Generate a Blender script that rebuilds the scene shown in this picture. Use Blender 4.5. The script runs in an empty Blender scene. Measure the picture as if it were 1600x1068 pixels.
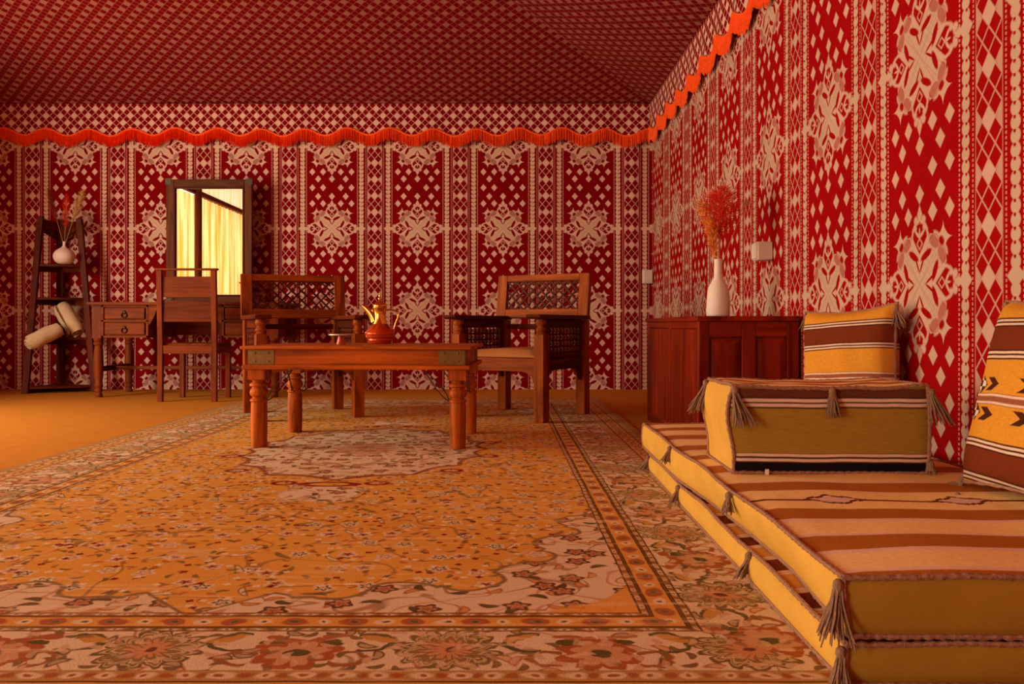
import bpy, math, random
from mathutils import Vector, Matrix, noise as mnoise
R = math.radians
PI = math.pi
random.seed(7)
sc = bpy.context.scene
COL = sc.collection

# ------------------------------------------------------------------ camera, light, exposure
cam = bpy.data.cameras.new('camera')
cam.sensor_width = 36.0
cam.lens = 1320 / 1600 * 36.0
cam.shift_x = 15 / 1600
cam.shift_y = -26 / 1600
cam.clip_start = 0.02
camo = bpy.data.objects.new('camera', cam)
COL.objects.link(camo)
camo.location = (0, 0, 0.55)
camo.rotation_euler = (PI / 2, 0, 0)
sc.camera = camo

sc.view_settings.view_transform = 'Standard'
sc.view_settings.look = 'None'
sc.view_settings.gamma = 1.0
sc.view_settings.use_curve_mapping = False
sc.view_settings.exposure = 0.15
sc.cycles.use_denoising = True
sc.cycles.max_bounces = 8
sc.cycles.diffuse_bounces = 4
sc.cycles.transparent_max_bounces = 12
sc.cycles.sample_clamp_indirect = 6.0
sc.cycles.caustics_reflective = False

world = bpy.data.worlds.new('world')
sc.world = world
world.use_nodes = True
bg = world.node_tree.nodes['Background']
bg.inputs[0].default_value = (1.0, 0.78, 0.55, 1)
bg.inputs[1].default_value = 1.2


def area(name, loc, rot, sx, sy, power, color):
    l = bpy.data.lights.new(name, 'AREA')
    l.shape = 'RECTANGLE'
    l.size, l.size_y = sx, sy
    l.energy = power
    l.color = color
    o = bpy.data.objects.new(name, l)
    o.location = loc
    o.rotation_euler = rot
    COL.objects.link(o)
    return o


# daylight at the open side of the tent (X-), beyond the frame, and behind the sheer curtains
area('daylight_opening', (-4.75, 3.7, 1.35), (0, R(-90), 0), 2.3, 2.4, 175, (1.0, 0.84, 0.62))
area('daylight_entrance', (-4.75, -2.05, 1.35), (0, R(-90), 0), 2.3, 1.7, 150, (1.0, 0.84, 0.62))
area('daylight_curtains', (-5.6, 0.0, 1.5), (0, R(-90), 0), 3.2, 5.6, 190, (1.0, 0.86, 0.66))

# ------------------------------------------------------------------ node expressions


class Gr:
    def __init__(s, name):
        s.mat = bpy.data.materials.new(name)
        s.mat.use_nodes = True
        s.nt = s.mat.node_tree
        s.nt.nodes.clear()
        s.out = s.nt.nodes.new('ShaderNodeOutputMaterial')

    def node(s, t, **kw):
        n = s.nt.nodes.new(t)
        for k, v in kw.items():
            setattr(n, k, v)
        return n

    def put(s, sock, v):
        if isinstance(v, S):
            s.nt.links.new(v.k, sock)
        elif isinstance(v, (tuple, list)):
            if len(v) == 3 and sock.type == 'RGBA':
                v = (*v, 1)
            sock.default_value = v
        elif hasattr(v, 'is_output'):
            s.nt.links.new(v, sock)
        else:
            sock.default_value = v

    def m(s, op, *a, clamp=False):
        n = s.nt.nodes.new('ShaderNodeMath')
        n.operation = op
        n.use_clamp = clamp
        for i, v in enumerate(a):
            s.put(n.inputs[i], v)
        return S(s, n.outputs[0])

    def xyz(s, kind='Object'):
        tc = s.node('ShaderNodeTexCoord')
        sp = s.node('ShaderNodeSeparateXYZ')
        s.nt.links.new(tc.outputs[kind], sp.inputs[0])
        return [S(s, sp.outputs[i]) for i in range(3)]

    def vec(s, x, y, z=0.0):
        c = s.node('ShaderNodeCombineXYZ')
        for i, v in enumerate((x, y, z)):
            s.put(c.inputs[i], v)
        return S(s, c.outputs[0])

    def noise(s, v, scale, detail=2.0, rough=0.5, dist=0.0):
        n = s.node('ShaderNodeTexNoise')
        s.put(n.inputs['Vector'], v)
        n.inputs['Scale'].default_value = scale
        n.inputs['Detail'].default_value = detail
        n.inputs['Roughness'].default_value = rough
        n.inputs['Distortion'].default_value = dist
        return S(s, n.outputs[0])

    def voro(s, v, scale, rnd=1.0):
        n = s.node('ShaderNodeTexVoronoi', voronoi_dimensions='2D')
        s.put(n.inputs['Vector'], v)
        n.inputs['Scale'].default_value = scale
        n.inputs['Randomness'].default_value = rnd
        d = S(s, n.outputs['Distance'])
        cs = s.node('ShaderNodeSeparateColor')
        s.nt.links.new(n.outputs['Color'], cs.inputs[0])
        ps = s.node('ShaderNodeSeparateXYZ')
        s.nt.links.new(n.outputs['Position'], ps.inputs[0])
        return d, [S(s, cs.outputs[i]) for i in range(3)], [S(s, ps.outputs[i]) for i in range(2)]

    def mix(s, f, a, b):
        n = s.node('ShaderNodeMix', data_type='RGBA')
        s.put(n.inputs[0], f)
        s.put(n.inputs[6], a)
        s.put(n.inputs[7], b)
        return S(s, n.outputs[2])

    def scale(s, c, f):
        n = s.node('ShaderNodeVectorMath', operation='SCALE')
        s.put(n.inputs[0], c)
        s.put(n.inputs['Scale'], f)
        return S(s, n.outputs[0])

    def bump(s, h, strength=0.3, dist=0.01):
        n = s.node('ShaderNodeBump')
        n.inputs['Strength'].default_value = strength
        n.inputs['Distance'].default_value = dist
        s.put(n.inputs['Height'], h)
        return S(s, n.outputs[0])

    def bsdf(s, color, rough=0.5, metal=0.0, spec=0.5, normal=None, sheen=0.0, coat=0.0, sheen_tint=None):
        p = s.node('ShaderNodeBsdfPrincipled')
        s.put(p.inputs['Base Color'], color)
        s.put(p.inputs['Roughness'], rough)
        s.put(p.inputs['Metallic'], metal)
        p.inputs['Specular IOR Level'].default_value = spec
        p.inputs['Sheen Weight'].default_value = sheen
        if sheen_tint:
            p.inputs['Sheen Tint'].default_value = (*sheen_tint, 1)
        p.inputs['Coat Weight'].default_value = coat
        if normal is not None:
            s.put(p.inputs['Normal'], normal)
        s.nt.links.new(p.outputs[0], s.out.inputs[0])
        return s.mat


class S:
    def __init__(s, g, k):
        s.g, s.k = g, k

    def __add__(s, o): return s.g.m('ADD', s, o)
    def __radd__(s, o): return s.g.m('ADD', o, s)
    def __sub__(s, o): return s.g.m('SUBTRACT', s, o)
    def __rsub__(s, o): return s.g.m('SUBTRACT', o, s)
    def __mul__(s, o): return s.g.m('MULTIPLY', s, o)
    def __rmul__(s, o): return s.g.m('MULTIPLY', o, s)
    def __truediv__(s, o): return s.g.m('DIVIDE', s, o)
    def __neg__(s): return s.g.m('MULTIPLY', s, -1.0)
    def __abs__(s): return s.g.m('ABSOLUTE', s)
    def __lt__(s, o): return s.g.m('LESS_THAN', s, o)
    def __gt__(s, o): return s.g.m('GREATER_THAN', s, o)
    def pow(s, e): return s.g.m('POWER', s, e)
    def sqrt(s): return s.g.m('SQRT', s)
    def sin(s): return s.g.m('SINE', s)
    def cos(s): return s.g.m('COSINE', s)
    def wrap(s, P): return s.g.m('WRAP', s, P / 2, -P / 2)
    def inv(s): return s.g.m('SUBTRACT', 1.0, s)


def mx(*a):
    r = a[0]
    for b in a[1:]:
        r = r.g.m('MAXIMUM', r, b)
    return r


def mn(*a):
    r = a[0]
    for b in a[1:]:
        r = r.g.m('MINIMUM', r, b)
    return r


def ins(d, aa):          # 1 inside (d<0), soft over aa
    return d.g.m('MULTIPLY_ADD', d, -1.0 / aa, 0.5, clamp=True)


def hyp(x, y):
    return (x * x + y * y).sqrt()


def circ(p, q, cx, cy, r):
    return hyp(p - cx, q - cy) - r


def ell(p, q, cx, cy, ang, a, b):
    dx, dy = p - cx, q - cy
    c, s_ = math.cos(ang), math.sin(ang)
    u = (dx * c + dy * s_) * (1 / a)
    v = (dy * c - dx * s_) * (1 / b)
    return hyp(u, v) - 1.0


# ------------------------------------------------------------------ materials
RED = (0.215, 0.0008, 0.0025)
CREAM = (0.72, 0.46, 0.375)
PERIOD, PERIOD_V = 0.735, 0.704


def wall_fabric(name, axis, x0, z0, red=RED, cream=CREAM, tan=(0.68, 0.465, 0.335)):
    g = Gr(name)
    X, Y, Z = g.xyz()
    raw = (X if axis == 'x' else Y)
    U = (raw - x0).wrap(PERIOD)
    V = (Z - z0).wrap(PERIOD_V)
    a, w = abs(U), abs(V)
    # medallion, folded into one eighth
    xn, yn = a * (1 / 0.209), w * (1 / 0.209)
    p, q = mx(xn, yn), mn(xn, yn)
    AA = 0.036
    rad = hyp(p, q)
    pod = ell(p, q, 0.67, 0, 0, 1.0, 0.90)                 # distance-like, +1
    pod = pod + 1.0
    lobe = circ(p, q, 0.57, 0.40, 0.0)
    star = abs(p - 0.665).pow(0.55) + abs(q - 0.635).pow(0.55)
    sil = mx(ins(rad - 0.55, AA), ins(pod - 0.290, AA), ins(lobe - 0.185, AA), ins(star - 0.44, AA),
             ins(abs(p - 1.03) * 0.8 + q * 1.6 - 0.12, AA), ins(circ(p, q, 0.95, 0.11, 0.062), AA))
    pod_in = ins(pod - 0.232, AA) * ins(0.44 - p + q * 1.2, AA)
    fleur = mx(ins(abs(abs(p - 0.60) + q * 1.1 - 0.085) - 0.016, AA * 0.7), ins(ell(p, q, 0.745, 0.07, 0.9, 0.10, 0.026), 0.5),
               ins(circ(p, q, 0.835, 0.135, 0.045), AA), ins(ell(p, q, 0.74, 0.0, 0.0, 0.09, 0.020), 0.5))
    holes = mx(pod_in * fleur.inv(), ins(circ(p, q, 0.605, 0.58, 0.060), AA), ins(ell(p, q, 0.755, 0.315, 1.9, 0.085, 0.030), 0.4),
               ins(ell(p, q, 0.425, 0.185, 1.12, 0.165, 0.055), 0.3),
               ins(ell(p, q, 0.30, 0.075, 0.50, 0.16, 0.020), 0.5),
               ins(abs(lobe - 0.135) - 0.010, AA * 0.7) * (rad > 0.64) * 0.6,
               ins(circ(p, q, 0.905, 0.0, 0.022), AA))
    petal = mx(ins(ell(p, q, 0.225, 0.20, 0.73, 0.36, 0.15), 0.15), ins(rad - 0.12, AA))
    rib = mx(ins(abs(p * 0.66 - q * 0.75) - 0.006, 0.02), ins(abs((p * 0.75 + q * 0.66).wrap(0.1)) - 0.008, 0.02) * 0.5)
    med = sil * holes.inv()
    med = med * (petal * rib * 0.4).inv()
    med = med * (ins(ell(p, q, 0.60, 0.40, 2.16, 0.135, 0.085), 0.25) * 0.62).inv()
    tan_m = petal
    # small diamonds between the medallions
    du1 = mn(abs(a - 0.0756), abs(a - 0.168))
    dv1 = mn(abs(w - 0.216), abs(w - 0.352))
    d1 = du1 * (1 / 0.026) + dv1 * (1 / 0.030)
    d2 = mn(a, abs(a - 0.118)) * (1 / 0.026) + abs(w - 0.277) * (1 / 0.030)
    dia = ins(mn(d1, d2) - 1.0, 0.2)
    # bead columns with dotted lines
    db = abs(a - 0.2527)
    vb = V.wrap(0.0352)
    bead = ins(hyp(db, vb) - 0.0200, 0.004) * (ins(hyp(a - 0.2527 - 0.004, vb - 0.0135) - 0.0055, 0.004)).inv()
    dash = (V.wrap(0.01408) > -0.001)
    dots = mx(ins(abs(a - 0.2195) - 0.003, 0.003), ins(abs(a - 0.291) - 0.003, 0.003) * 0.7) * dash
    cross = mx(ins(mx(abs(a - 0.24) - 0.040, w - 0.010), 0.004), ins(db + w - 0.036, 0.005))
    # lattice strip
    b = 0.3675 - a
    s_, t_ = b * (1 / 0.0606) + V * (1 / 0.0704), b * (1 / 0.0606) - V * (1 / 0.0704)
    lat = mx(ins(0.445 - abs(s_.wrap(1.0)), 0.07), ins(0.445 - abs(t_.wrap(1.0)), 0.07))
    v3 = abs(V.wrap(0.1408))
    fil = mx(ins(b * (1 / 0.031) + v3 * (1 / 0.036) - 1.0, 0.12),
             ins(abs(b - 0.0606) * (1 / 0.026) + abs(v3) * (1 / 0.036) - 1.0, 0.15) * 0.8)
    strip = mx(lat * 0.85, fil) * (b < 0.061)
    strip = mx(strip, ins(abs(b - 0.0625) - 0.0018, 0.002) * 0.5)
    cream_m = mx(med, dia, bead, dots, cross, strip)
    fine = g.noise(g.vec(raw * 1.0, Z * 1.0), 420, 1.0)
    big = g.noise(g.vec(raw, Z), 3.0, 2.0)
    col = g.mix(cream_m, red, g.mix(mx(tan_m, bead, cross), cream, tan))
    col = g.scale(col, fine * 0.5 + big * 0.25 + 0.62)
    return g.bsdf(col, 0.9, spec=0.06)


def lattice_fabric(name, red, cream, cell=0.060, kind='UV', line=0.445):
    g = Gr(name)
    U, V, _ = g.xyz(kind)
    s_, t_ = (U + V) * (1 / cell), (U - V) * (1 / cell)
    lat = mx(ins(line - abs(s_.wrap(1.0)), 0.08), ins(line - abs(t_.wrap(1.0)), 0.08))
    s3, t3 = s_.wrap(2.0), t_.wrap(2.0)
    c = mx(abs(s3), abs(t3))
    fil = ins(c - 0.54, 0.1)
    m_ = mx(lat * 0.85, fil)
    fine = g.noise(g.vec(U, V), 500, 1.0)
    big = g.noise(g.vec(U, V), 2.0, 2.0)
    col = g.scale(g.mix(m_, red, cream), fine * 0.4 + big * 0.3 + 0.65)
    return g.bsdf(col, 0.9, spec=0.06)


def wood(name, base, dark, axis='x', rough=0.47, scale=1.0, coat=0.0):
    g = Gr(name)
    X, Y, Z = g.xyz()
    st = {'x': (0.09, 1, 1), 'y': (1, 0.09, 1), 'z': (1, 1, 0.09)}[axis]
    oi = g.node('ShaderNodeObjectInfo')
    off = S(g, oi.outputs['Random']) * 7.0
    v = g.vec(X * st[0] + off, Y * st[1] + off, Z * st[2])
    n1 = g.noise(v, 14 * scale, 4.0, 0.6, 1.2)
    n2 = g.noise(v, 90 * scale, 2.0, 0.6, 0.4)
    n3 = g.noise(g.vec(X + off, Y, Z), 3.0, 2.0)
    f = g.m('MULTIPLY_ADD', n1, 2.6, -0.85, clamp=True)
    col = g.mix(f, dark, base)
    col = g.scale(col, n2 * 0.5 + n3 * 0.7 + 0.42)
    nb = g.bump(n2, 0.12, 0.002)
    return g.bsdf(col, n1 * 0.2 + rough - 0.08, spec=0.09, normal=nb, coat=coat)


def plain(name, color, rough=0.6, metal=0.0, spec=0.4, var=0.25, scale=30, bump=0.0, sheen=0.0, sheen_tint=None):
    g = Gr(name)
    X, Y, Z = g.xyz()
    n = g.noise(g.vec(X, Y, Z), scale, 3.0, 0.6)
    col = g.scale((*color,), n * (2 * var) + (1 - var))
    nb = g.bump(n, bump, 0.004) if bump else None
    return g.bsdf(col, rough, metal, spec, normal=nb, sheen=sheen, sheen_tint=sheen_tint)


M = {}
M['wall_back'] = wall_fabric('fabric_wall_back', 'x', 0.005, 1.38)
M['wall_right'] = wall_fabric('fabric_wall_right_lit', 'y', 2.61, 1.38, (0.315, 0.0012, 0.003), (0.56, 0.375, 0.29), (0.53, 0.385, 0.28))  # back wall cloth with the stronger light on this side painted into it
M['ceiling'] = lattice_fabric('fabric_ceiling_shaded', (0.18, 0.0015, 0.003), (0.34, 0.125, 0.090), line=0.455)  # red and cream dimmed to paint in the shade under the roof
M['valance'] = lattice_fabric('fabric_valance', RED, CREAM)
M['fringe'] = plain('fringe_orange', (0.95, 0.115, 0.014), 0.6, var=0.45, scale=60, spec=0.15)
WB, WD = (0.46, 0.105, 0.010), (0.115, 0.019, 0.004)
for ax in 'xyz':
    M['table_' + ax] = wood('wood_table_' + ax, (0.66, 0.155, 0.012), (0.17, 0.034, 0.006), ax, 0.45)
    M['desk_' + ax] = wood('wood_desk_' + ax, (0.27, 0.052, 0.007), (0.10, 0.017, 0.004), ax)
    M['wood_' + ax] = wood('wood_sheesham_' + ax, WB, WD, ax)
    M['dark_' + ax] = wood('wood_dark_' + ax, (0.15, 0.020, 0.004), (0.045, 0.007, 0.002), ax, 0.48)
    M['cab_' + ax] = wood('wood_mahogany_' + ax, (0.30, 0.024, 0.004), (0.09, 0.007, 0.002), ax, 0.42, 0.8)
    M['frame_' + ax] = wood('wood_mirror_' + ax, (0.17, 0.055, 0.018), (0.07, 0.022, 0.009), ax, 0.55)
M['iron'] = plain('iron', (0.06, 0.045, 0.03), 0.5, 0.9, scale=80)
M['strap'] = plain('strap_metal', (0.20, 0.115, 0.035), 0.55, 0.6, var=0.5, scale=70)
M['brass'] = plain('brass', (0.95, 0.56, 0.12), 0.16, 1.0, var=0.06)
M['red_reflection'] = plain('brass_red_reflection', (0.62, 0.075, 0.012), 0.25, 0.35, var=0.12)  # reflection of the red surroundings, painted as the colour of the brass belly
M['pink'] = plain('pink_metal', (0.55, 0.10, 0.07), 0.3, 0.4, var=0.1)
M['steel'] = plain('steel', (0.62, 0.56, 0.54), 0.4, 0.3, var=0.05)
M['white'] = plain('white_ceramic', (0.78, 0.68, 0.60), 0.55, spec=0.3, var=0.04, scale=14)
M['plastic'] = plain('plastic', (0.70, 0.62, 0.54), 0.45, var=0.03)
M['towel'] = plain('towel', (0.72, 0.56, 0.34), 0.95, spec=0.1, var=0.2, scale=120, bump=0.6, sheen=0.3)
M['seat'] = plain('seat_cloth', (0.50, 0.20, 0.07), 0.9, spec=0.1, var=0.2, scale=150, bump=0.2)
M['floor'] = plain('floor_carpet', (0.58, 0.225, 0.030), 0.95, spec=0.02, var=0.14, scale=9)
M['velvet'] = None
M['cord'] = plain('cord_brown', (0.33, 0.17, 0.11), 0.95, spec=0.1, var=0.75, scale=160, bump=0.6)
M['tassel'] = plain('tassel_wool', (0.26, 0.155, 0.10), 0.95, spec=0.1, var=0.7, scale=230)
M['black'] = plain('black_cloth', (0.025, 0.016, 0.014), 0.95, spec=0.1, scale=100)
M['pampas'] = plain('pampas', (0.70, 0.42, 0.18), 0.9, spec=0.1, var=0.3, scale=60)
M['plume_red'] = plain('plume_red', (0.72, 0.045, 0.012), 0.9, spec=0.1, var=0.4, scale=60)
M['plume_dark'] = plain('plume_dark', (0.22, 0.030, 0.015), 0.9, spec=0.1, var=0.4, scale=60)
M['plume_orange'] = plain('plume_orange', (0.80, 0.28, 0.045), 0.9, spec=0.1, var=0.4, scale=60)
M['stem'] = plain('stem', (0.55, 0.30, 0.12), 0.8, var=0.2)


def velvet(name, color):
    g = Gr(name)
    X, Y, Z = g.xyz()
    n = g.noise(g.vec(X, Y, Z), 9, 3.0, 0.6)
    f = g.noise(g.vec(X * 0.5, Y * 0.5, Z * 3.0), 260, 2.0, 0.6)
    col = g.scale(color, n * 0.35 + f * 0.25 + 0.70)
    return g.bsdf(col, 0.9, spec=0.03, normal=g.bump(f, 0.25, 0.003))


M['velvet'] = velvet('velvet_gold', (0.66, 0.385, 0.072))
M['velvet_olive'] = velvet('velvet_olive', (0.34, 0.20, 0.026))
GOLD, BROWN, PALE, DARK = (0.95, 0.68, 0.28), (0.17, 0.034, 0.012), (0.74, 0.55, 0.42), (0.07, 0.020, 0.012)


def mattress_cloth(name, shift=0.0):
    g = Gr(name)
    X, Y, Z = g.xyz()
    y = Y + shift + (g.noise(g.vec(X, Y), 4.0, 1.0) - 0.5) * 0.02
    ys = y + (y > 1.80) * 0.12
    f = g.m('FRACT', (ys - 1.30) * (1 / 0.21))
    wide = (y > 1.705) * (y < 1.905)
    brown = ins(abs(f - 0.715) - 0.215, 0.03) * wide.inv()
    line = mx(ins(abs(f - 0.46) - 0.045, 0.03), ins(abs(f - 0.965) - 0.03, 0.03)) * wide.inv()
    # woven lozenge motif in the wide gold band
    xm = (X - 0.19).wrap(0.27)
    ym = y - 1.805
    ym2 = ym + ((X * 160).sin() > 0.0) * 0.008
    loz = ins(abs(xm) * 0.72 + abs(ym2) - 0.052, 0.004)
    loz_in = ins(abs(xm) * 0.72 + abs(ym2) - 0.036, 0.004)
    bar = ins(abs(ym + 0.012) - 0.008, 0.004) * (abs(xm) > 0.06)
    col = g.mix(brown, GOLD, (0.46, 0.165, 0.028))
    col = g.mix(line, col, (0.86, 0.60, 0.46))
    col = g.mix(mx(loz * loz_in.inv(), bar) * wide, col, BROWN)
    col = g.mix(loz_in * wide, col, (0.80, 0.56, 0.44))
    fz = g.noise(g.vec(X * 0.3, Y, Z), 300, 2.0)
    col = g.scale(col, fz * 0.5 + 0.75)
    return g.bsdf(col, 0.95, spec=0.02, normal=g.bump(fz, 0.25, 0.002))


M['mattress'] = mattress_cloth('mattress_stripes', 1.262)


def lower_cloth(name):
    g = Gr(name)
    X, Y, Z = g.xyz()
    y = Y.wrap(0.20)
    a = abs(y)
    col = g.mix(ins(a - 0.037, 0.004), (0.62, 0.29, 0.06), BROWN)
    st = mx(ins(abs(a - 0.045) - 0.004, 0.003), ins(abs(a - 0.057) - 0.004, 0.003))
    col = g.mix(st, col, PALE)
    fz = g.noise(g.vec(X, Y, Z), 300, 2.0)
    return g.bsdf(g.scale(col, fz * 0.5 + 0.75), 0.95, spec=0.02)


M['lower_top'] = lower_cloth('lower_mattress_stripes')


def cushion_cloth(name, half, motif):
    g = Gr(name)
    X, Y, Z = g.xyz()
    v = 0.455 - Z * (0.5 / half)
    a = abs(v)
    wob = (g.noise(g.vec(X, Z), 6.0, 1.0) - 0.5) * 0.02
    a = abs(v + wob)
    brown = ins(abs(a - 0.322) - 0.068, 0.006)

    def pair(c):
        return mx(ins(abs(a - c + 0.011) - 0.006, 0.005), ins(abs(a - c - 0.011) - 0.006, 0.005))
    st = mx(pair(0.235), pair(0.410))
    sd = mx(ins(abs(a - 0.235) - 0.026, 0.006), ins(abs(a - 0.410) - 0.026, 0.006))
    col = g.mix(brown, (0.66, 0.30, 0.035), BROWN)
    col = g.mix(sd, col, DARK)
    col = g.mix(st, col, PALE)
    ctr = ins(a - 0.030, 0.006)
    col = g.mix(ctr, col, (0.30, 0.10, 0.05))
    col = g.mix(ins(abs(a - 0.02) - 0.006, 0.005), col, PALE)
    if motif:
        # black arrows and a black-and-white diamond beside the middle stripe
        u = X * (0.5 / half) + 0.40
        d = abs(u) + abs(a - 0.075) * 1.3
        chk = ((u * 70).sin() * (a * 95).sin() > 0.0)
        col = g.mix(ins(d - 0.065, 0.006), col, DARK)
        col = g.mix(ins(d - 0.055, 0.006) * chk, col, (0.75, 0.65, 0.52))
        ua = (X * (0.5 / half) + 0.235).wrap(0.30)
        arrow = mx(abs(ua + abs(a - 0.080) * 2.0) - 0.040, abs(a - 0.080) - 0.036)
        arr = ins(arrow, 0.006) * (u > 0.06)
        col = g.mix(arr, col, DARK)
    fz = g.noise(g.vec(X * 0.4, Y, Z), 280, 2.0)
    return g.bsdf(g.scale(col, fz * 0.5 + 0.75), 0.95, spec=0.02, normal=g.bump(fz, 0.3, 0.002))


def block_front(name):
    g = Gr(name)
    X, Y, Z = g.xyz()
    z = Z + (g.noise(g.vec(X, Y), 8.0, 1.0) - 0.5) * 0.006

    def band(c, w): return ins(abs(z - c) - w, 0.003)
    col = g.mix(band(0.195, 0.018), (0.35, 0.215, 0.034), (0.13, 0.04, 0.02))
    col = g.mix(band(0.178, 0.014), col, DARK)
    col = g.mix(mx(band(0.184, 0.004), band(0.172, 0.004)), col, PALE)
    col = g.mix(band(0.010, 0.022), col, (0.012, 0.009, 0.012))
    col = g.mix(band(0.040, 0.012), col, DARK)
    col = g.mix(mx(band(0.047, 0.0035), band(0.035, 0.0035)), col, PALE)
    fz = g.noise(g.vec(X * 0.15, Y, Z * 1.5), 240, 3.0)
    return g.bsdf(g.scale(col, fz * 0.6 + 0.70), 0.95, spec=0.02, normal=g.bump(fz, 0.25, 0.002))


M['block_front'] = block_front('block_cloth')


def block_top(name):
    g = Gr(name)
    X, Y, Z = g.xyz()
    f = Y.wrap(0.10)
    col = g.mix(ins(abs(f) - 0.02, 0.004), GOLD, (0.42, 0.15, 0.05))
    fz = g.noise(g.vec(X, Y, Z), 300, 2.0)
    return g.bsdf(g.scale(col, fz * 0.5 + 0.75), 0.95, spec=0.02)


M['block_top'] = block_top('block_top_cloth')


def rug_mat():
    g = Gr('rug_pile')
    X, Y, Z = g.xyz()
    wx = g.noise(g.vec(X, Y), 5.0, 2.0)
    a, b = abs(X), abs(Y)
    da, dbn = 1.29 - a, 2.55 - b
    d = mn(da, dbn) + (g.noise(g.vec(X, Y), 9.0, 1.0) - 0.5) * 0.006
    onside = (da < dbn)
    along = onside * Y + onside.inv() * X
    P = g.vec(X, Y)
    cream, tan, orange = (0.74, 0.55, 0.34), (0.50, 0.27, 0.08), (0.76, 0.34, 0.05)
    olive, rust, brown, red = (0.13, 0.095, 0.03), (0.42, 0.12, 0.035), (0.15, 0.065, 0.02), (0.24, 0.015, 0.01)
    pink = (0.52, 0.25, 0.13)

    def leaves(scale, la, lb, seed, keep):
        v = g.vec(X + seed, Y + seed * 1.7)
        dd, c, pos = g.voro(v, scale, 1.0)
        ox, oy = (X + seed) - pos[0], (Y + seed * 1.7) - pos[1]
        ang = c[0] * 6.283
        cs, sn = ang.cos(), ang.sin()
        u = (ox * cs + oy * sn) * (1 / la)
        w = (oy * cs - ox * sn) * (1 / lb)
        w = w + u * u * 0.8 - 0.4          # bent like a sickle
        return ins(hyp(u, w) - 1.0, 0.35) * (c[1] < keep), ins(hyp(u * 1.5, w * 1.5) - 1.0, 0.4) * (c[1] < keep), c

    def flowers(scale, r, seed, keep, n=5.0):
        v = g.vec(X + seed, Y - seed)
        dd, c, pos = g.voro(v, scale, 0.8)
        ox, oy = (X + seed) - pos[0], (Y - seed) - pos[1]
        th = g.m('ARCTAN2', oy, ox)
        rr = hyp(ox, oy) * (1 / r) + (th * n + c[0] * 6.0).cos() * 0.18
        k = (c[1] < keep)
        return ins(rr - 1.0, 0.15) * k, ins(rr - 0.62, 0.15) * k, ins(rr - 0.32, 0.15) * k, c

    def vines(scale, off, th):
        n = g.noise(g.vec(X + off, Y), scale, 1.0, 0.4, 0.4)
        return ins(abs(n - 0.5) - th, th)

    def rosette(u, w, r, n):
        th = g.m('ARCTAN2', w, u)
        rr = hyp(u, w) * (1 / r)
        pet = rr + abs((th * (n / 2)).sin()) * -0.28
        return rr, pet, th
    # --- field
    hue = g.noise(P, 2.2, 2.0)
    col = g.mix(hue, (0.66, 0.275, 0.038), (0.82, 0.44, 0.08))
    col = g.mix(vines(3.2, 0.0, 0.006) * 0.75, col, (0.30, 0.14, 0.03))
    col = g.mix(vines(4.1, 5.0, 0.006) * 0.6, col, (0.72, 0.46, 0.2))
    l1, l1i, c1 = leaves(8.0, 0.036, 0.0085, 3.1, 0.6)
    col = g.mix(l1 * 0.8, col, (0.17, 0.10, 0.03))
    col = g.mix(l1i * (c1[2] < 0.5), col, cream)
    l2, l2i, c2 = leaves(19.0, 0.015, 0.0065, 8.3, 0.6)
    col = g.mix(l2 * 0.8, col, olive)
    l3, _, c3 = leaves(22.0, 0.013, 0.006, 12.7, 0.4)
    col = g.mix(l3 * 0.8, col, rust)
    f1, f1i, f1c, fc = flowers(9.5, 0.023, 1.3, 0.72)
    col = g.mix(f1, col, cream)
    col = g.mix(f1i, col, g.mix(fc[2] < 0.5, olive, pink))
    col = g.mix(f1c, col, g.mix(fc[2] < 0.3, cream, red))
    f2, f2i, f2c, fd = flowers(21.0, 0.008, 6.1, 0.6, 4.0)
    col = g.mix(f2, col, g.mix(fd[2] < 0.38, (0.82, 0.62, 0.40), red))
    # --- cream ornament ground (spandrels and medallion)
    cr = g.mix(hue, cream, (0.78, 0.60, 0.41))
    cr = g.mix(vines(7.0, 2.0, 0.010) * 0.8, cr, (0.34, 0.18, 0.07))
    cr = g.mix(vines(6.0, 9.0, 0.010) * 0.8, cr, (0.58, 0.25, 0.10))
    k1, k1i, kc = leaves(15.0, 0.022, 0.010, 21.0, 0.85)
    cr = g.mix(k1, cr, g.mix(kc[2] < 0.55, brown, rust))
    cr = g.mix(k1i, cr, g.mix(kc[2] < 0.55, olive, (0.62, 0.30, 0.10)))
    q1, q1i, q1c, qc = flowers(10.0, 0.026, 15.0, 0.7)
    cr = g.mix(q1, cr, brown)
    cr = g.mix(ins(hyp(q1i.inv(), q1i * 0.0) - 0.5, 0.2), cr, pink)
    cr = g.mix(q1c, cr, rust)
    # --- scalloped spandrel edge
    sq = ((a * (1 / 0.84)).pow(3.5) + (b * (1 / 2.02)).pow(3.5)).pow(1 / 3.5) - 1.0
    wa, wb = a + (g.noise(P, 7.0, 1.0) - 0.5) * 0.03, b + (g.noise(g.vec(X + 4.0, Y), 7.0, 1.0) - 0.5) * 0.03
    sd = sq * -1.3
    for (ca, cb, cr_) in ((0.12, 2.05, 0.06), (0.39, 2.00, 0.085), (0.655, 1.86, 0.085), (0.74, 1.60, 0.07), (0.80, 1.36, 0.06), (0.84, 1.18, 0.055)):
        sd = mn(sd, circ(wa, wb, ca, cb, cr_))
    for (ca, cb, cr_) in ((0.25, 1.955, 0.068), (0.525, 1.90, 0.07), (0.665, 1.72, 0.05), (0.745, 1.475, 0.05), (0.79, 1.26, 0.045)):
        sd = mx(sd, -circ(wa, wb, ca, cb, cr_))
    sd = mx(sd, (2.125 - b) * 0.95 - a)
    ok = (b > 1.08)
    col = g.mix(ins(sd, 0.008) * ok, col, cr)
    col = g.mix(ins(abs(sd) - 0.0055, 0.005) * ok, col, (0.28, 0.16, 0.06))
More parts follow.
